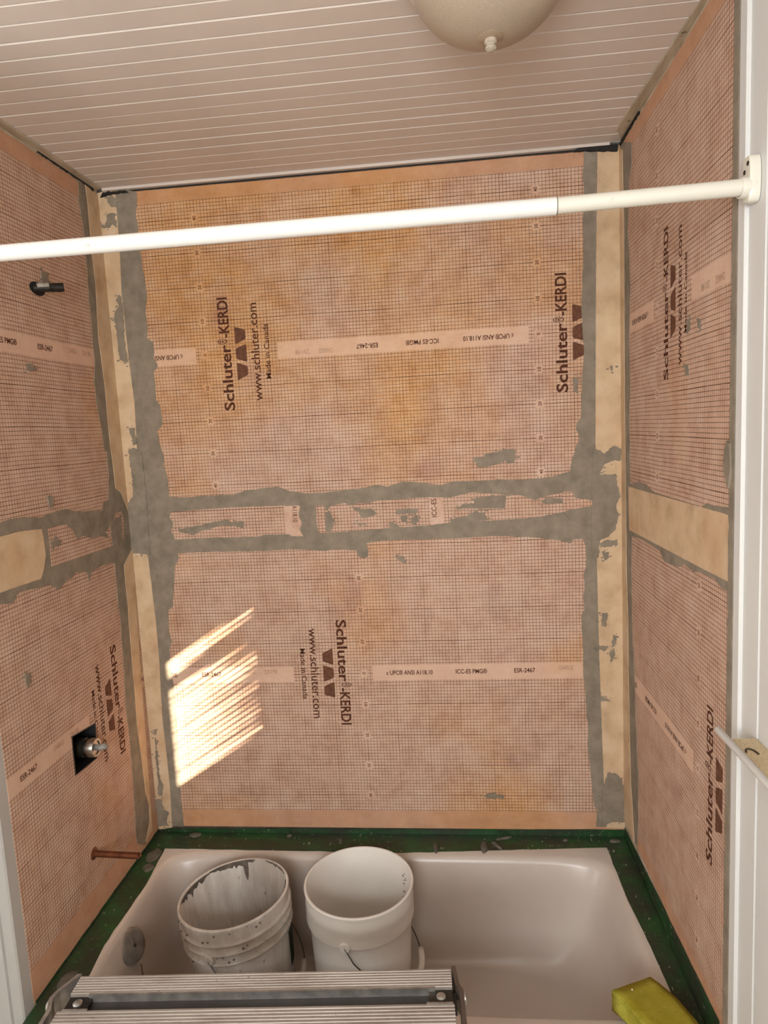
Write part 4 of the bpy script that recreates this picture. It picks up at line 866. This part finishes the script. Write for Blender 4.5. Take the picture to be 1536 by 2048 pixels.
for sx in (-1, 1):
    xa = sx*(LX-0.012)
    br = MB().box(min(xa, xa-sx*0.045), max(xa, xa-sx*0.045), -0.074, -0.0405, PZ-0.018, PZ-0.007).build('hinge_bracket', BLACK_PLASTIC if sx < 0 else plain('dark_olive_bracket', '#35322A', 0.4, 0.5), plat)
    b = MB(); b.lathe([(0.009, 0.0), (0.009, 0.003), (0.006, 0.0055), (0.0001, 0.006)], 16, origin=(xa-sx*0.022, -0.057, PZ-0.007)); b.build('bolt', ALU_E, br, autosmooth=40)
    MB().box(min(xa, xa-sx*0.05), max(xa, xa-sx*0.05), -0.077, -0.0735, PZ-0.018, PZ-0.001).build('bracket_clip', ALU_E, br)
    # side rail, splayed where the left end kinks outward
    x2 = sx*(LX-0.004)
    rl = MB()
    if sx > 0: path = [(LX-0.010, 0.006), (LX-0.006, -0.036), (LX+0.001, -0.052), (LX+0.001, -0.12), (LX, -0.24)]
    else: path = [(-LX+0.012, 0.006), (-LX-0.012, -0.036), (-LX-0.016, -0.052), (-LX-0.006, -0.080), (-LX-0.006, -0.24)]
    vs_ = []
    for px, py in path:
        vs_ += [(px, py, PZ+0.003), (px+sx*0.008, py, PZ+0.003), (px+sx*0.008, py, PZ-0.05), (px, py, PZ-0.05)]
    n = len(path); fs_ = [(i*4+k, i*4+(k+1) % 4, (i+1)*4+(k+1) % 4, (i+1)*4+k) for i in range(n-1) for k in range(4)]+[(3, 2, 1, 0), tuple((n-1)*4+k for k in range(4))]
    rl.add(vs_, fs_); ro = rl.build('side_rail', plain('brown_rail', '#6B5E55', 0.5, 0.6, var=0.15) if sx > 0 else ALU_E, plat)
    rv = MB(); rv.lathe([(0.012, 0.0), (0.012, 0.003), (0.008, 0.006), (0.0001, 0.007)], 18, axis='x', origin=(0, 0, 0)); rvo = rv.build('rivet', ALU_E, ro, autosmooth=40)
    rvo.location = (sx*(LX+0.009 if sx > 0 else LX+0.022), -0.054, PZ-0.012)
    if sx < 0: rvo.rotation_euler = (0, 0, math.pi)
    for yy, dy in ((-0.012, 0.012), (-0.225, -0.05)):
        lg = MB(); xx = sx*(LX-0.020)
        lg.tube([(xx, yy, PZ-0.030), (xx+sx*0.02, yy+dy, 0.012)], 0.0125, 12); lo = lg.build('leg', ALU, plat, autosmooth=40)
        ft = MB(); ft.lathe([(0.0001, 0.0), (0.017, 0.0), (0.018, 0.006), (0.0175, 0.035), (0.0126, 0.037)], 16, origin=(xx+sx*0.02, yy+dy, 0.0)); ft.build('rubber_foot', BLACK_PLASTIC, lo, autosmooth=40)
MB().box(-LX+0.03, LX-0.03, -0.225, -0.21, 0.25, 0.275).build('cross_brace', ALU, plat)
st = MB(); st.box(-0.105, -0.080, -0.150, -0.128, PZ-0.0035, PZ-0.0020); st.build('label_sticker', plain('worn_sticker', '#DAD6CE', 0.5, var=0.15, scale=90), plat)

# ------------------------------------------------------------------ sponge
sp = empty('sponge', (1.423, -0.702, 0.4035), math.radians(24), 0.0, 0.0); tag(sp, 'yellow-green grouting sponge on the front right corner of the tub rim', 'sponge')
def _sponge():
    m = Mat('sponge_foam', 0.9, spec=0.15)
    c = m.mix(m.rampv(m.noise(10, 4, 0.6), 0.35, 0.68), srgb('#8C8428'), srgb('#BDB850'))
    c = m.mix(m.rampv(m.noise(120, 3, 0.6, seed=2), 0.58, 0.68)*0.35, c, srgb('#6C6118'))
    x, y, z = m.xyz(); c = m.mix(m.rampv(z, 0.048, 0.052)*0.6, c, srgb('#857518'))
    m.color(c); m.bump(m.noise(260, 3, 0.7), 0.6, 0.002); return m.m
bm = bmesh.new(); bmesh.ops.create_cube(bm, size=1.0)
bmesh.ops.scale(bm, vec=(0.108, 0.172, 0.054), verts=bm.verts)
bmesh.ops.bevel(bm, geom=bm.edges[:], offset=0.005, segments=3, affect='EDGES')
bmesh.ops.subdivide_edges(bm, edges=[e for e in bm.edges if e.calc_length() > 0.03], cuts=6, use_grid_fill=True)
for v in bm.verts:
    v.co.z += 0.027; t = v.co.y/0.086
    v.co.x += -0.012*(t*t-0.3)
    d = noise.noise(v.co*38)*0.0022; v.co.x += d; v.co.y += d
    if v.co.z > 0.045: v.co.z += noise.noise(v.co*30)*0.0015-0.002*t*t
me = bpy.data.meshes.new('foam_block'); bm.to_mesh(me); bm.free()
link('foam_block', me, _sponge(), sp, smooth=True)
mb = MB(); mb.lathe([(0.0001, 0.002), (0.0016, 0.001), (0.002, -0.001)], 8, origin=(-0.02, 0.065, 0.0545)); mb.build('mortar_fleck', plain('pale_fleck', '#D8CFAE', 0.8), sp)

# ------------------------------------------------------------------ narrow wall shelf at the right edge of the view
sh = empty('wall_shelf', (XR-0.022, -1.0, 1.15)); tag(sh, 'speckled tan wall shelf with white front rail on the right wall', 'shelf')
def _speckle():
    m = Mat('speckled_laminate', 0.4); c = m.mix(m.rampv(m.noise(12, 3), 0.3, 0.7), srgb('#B9A27C'), srgb('#CDB891'))
    c = m.mix(m.rampv(m.noise(320, 2, 0.5), 0.62, 0.66)*0.85, c, srgb('#4A3B28')); m.color(c); return m.m
SPK = _speckle()
mb = MB(); mb.box(-0.024, 0.0215, -0.45, 0.117, -0.012, 0.0); mb.build('shelf_board', SPK, sh)
mb = MB(); mb.tube([(-0.0235, -0.47, 0.0), (-0.0285, 0.150, 0.0), (-0.0287, 0.156, 0.0)], [0.0062, 0.0062, 0.0035], 16); mb.build('front_rail', WHITE_PAINT, sh, autosmooth=50)
mb = MB(); pth = [(-0.010+0.010*math.cos(t)*(1-t/9), 0.060+0.022*math.sin(t)*(1-t/9), 0.0008) for t in [i*0.16 for i in range(18)]]
mb.tube(pth, 0.0016, 6); mb.build('dark_knot', plain('knot_brown', '#2C2016', 0.5), sh)
for yy in (-0.40, -0.05):
    mb = MB(); mb.box(-0.015, 0.0215, yy-0.006, yy+0.006, -0.05, -0.012); mb.build('bracket', WHITE_PAINT, sh)
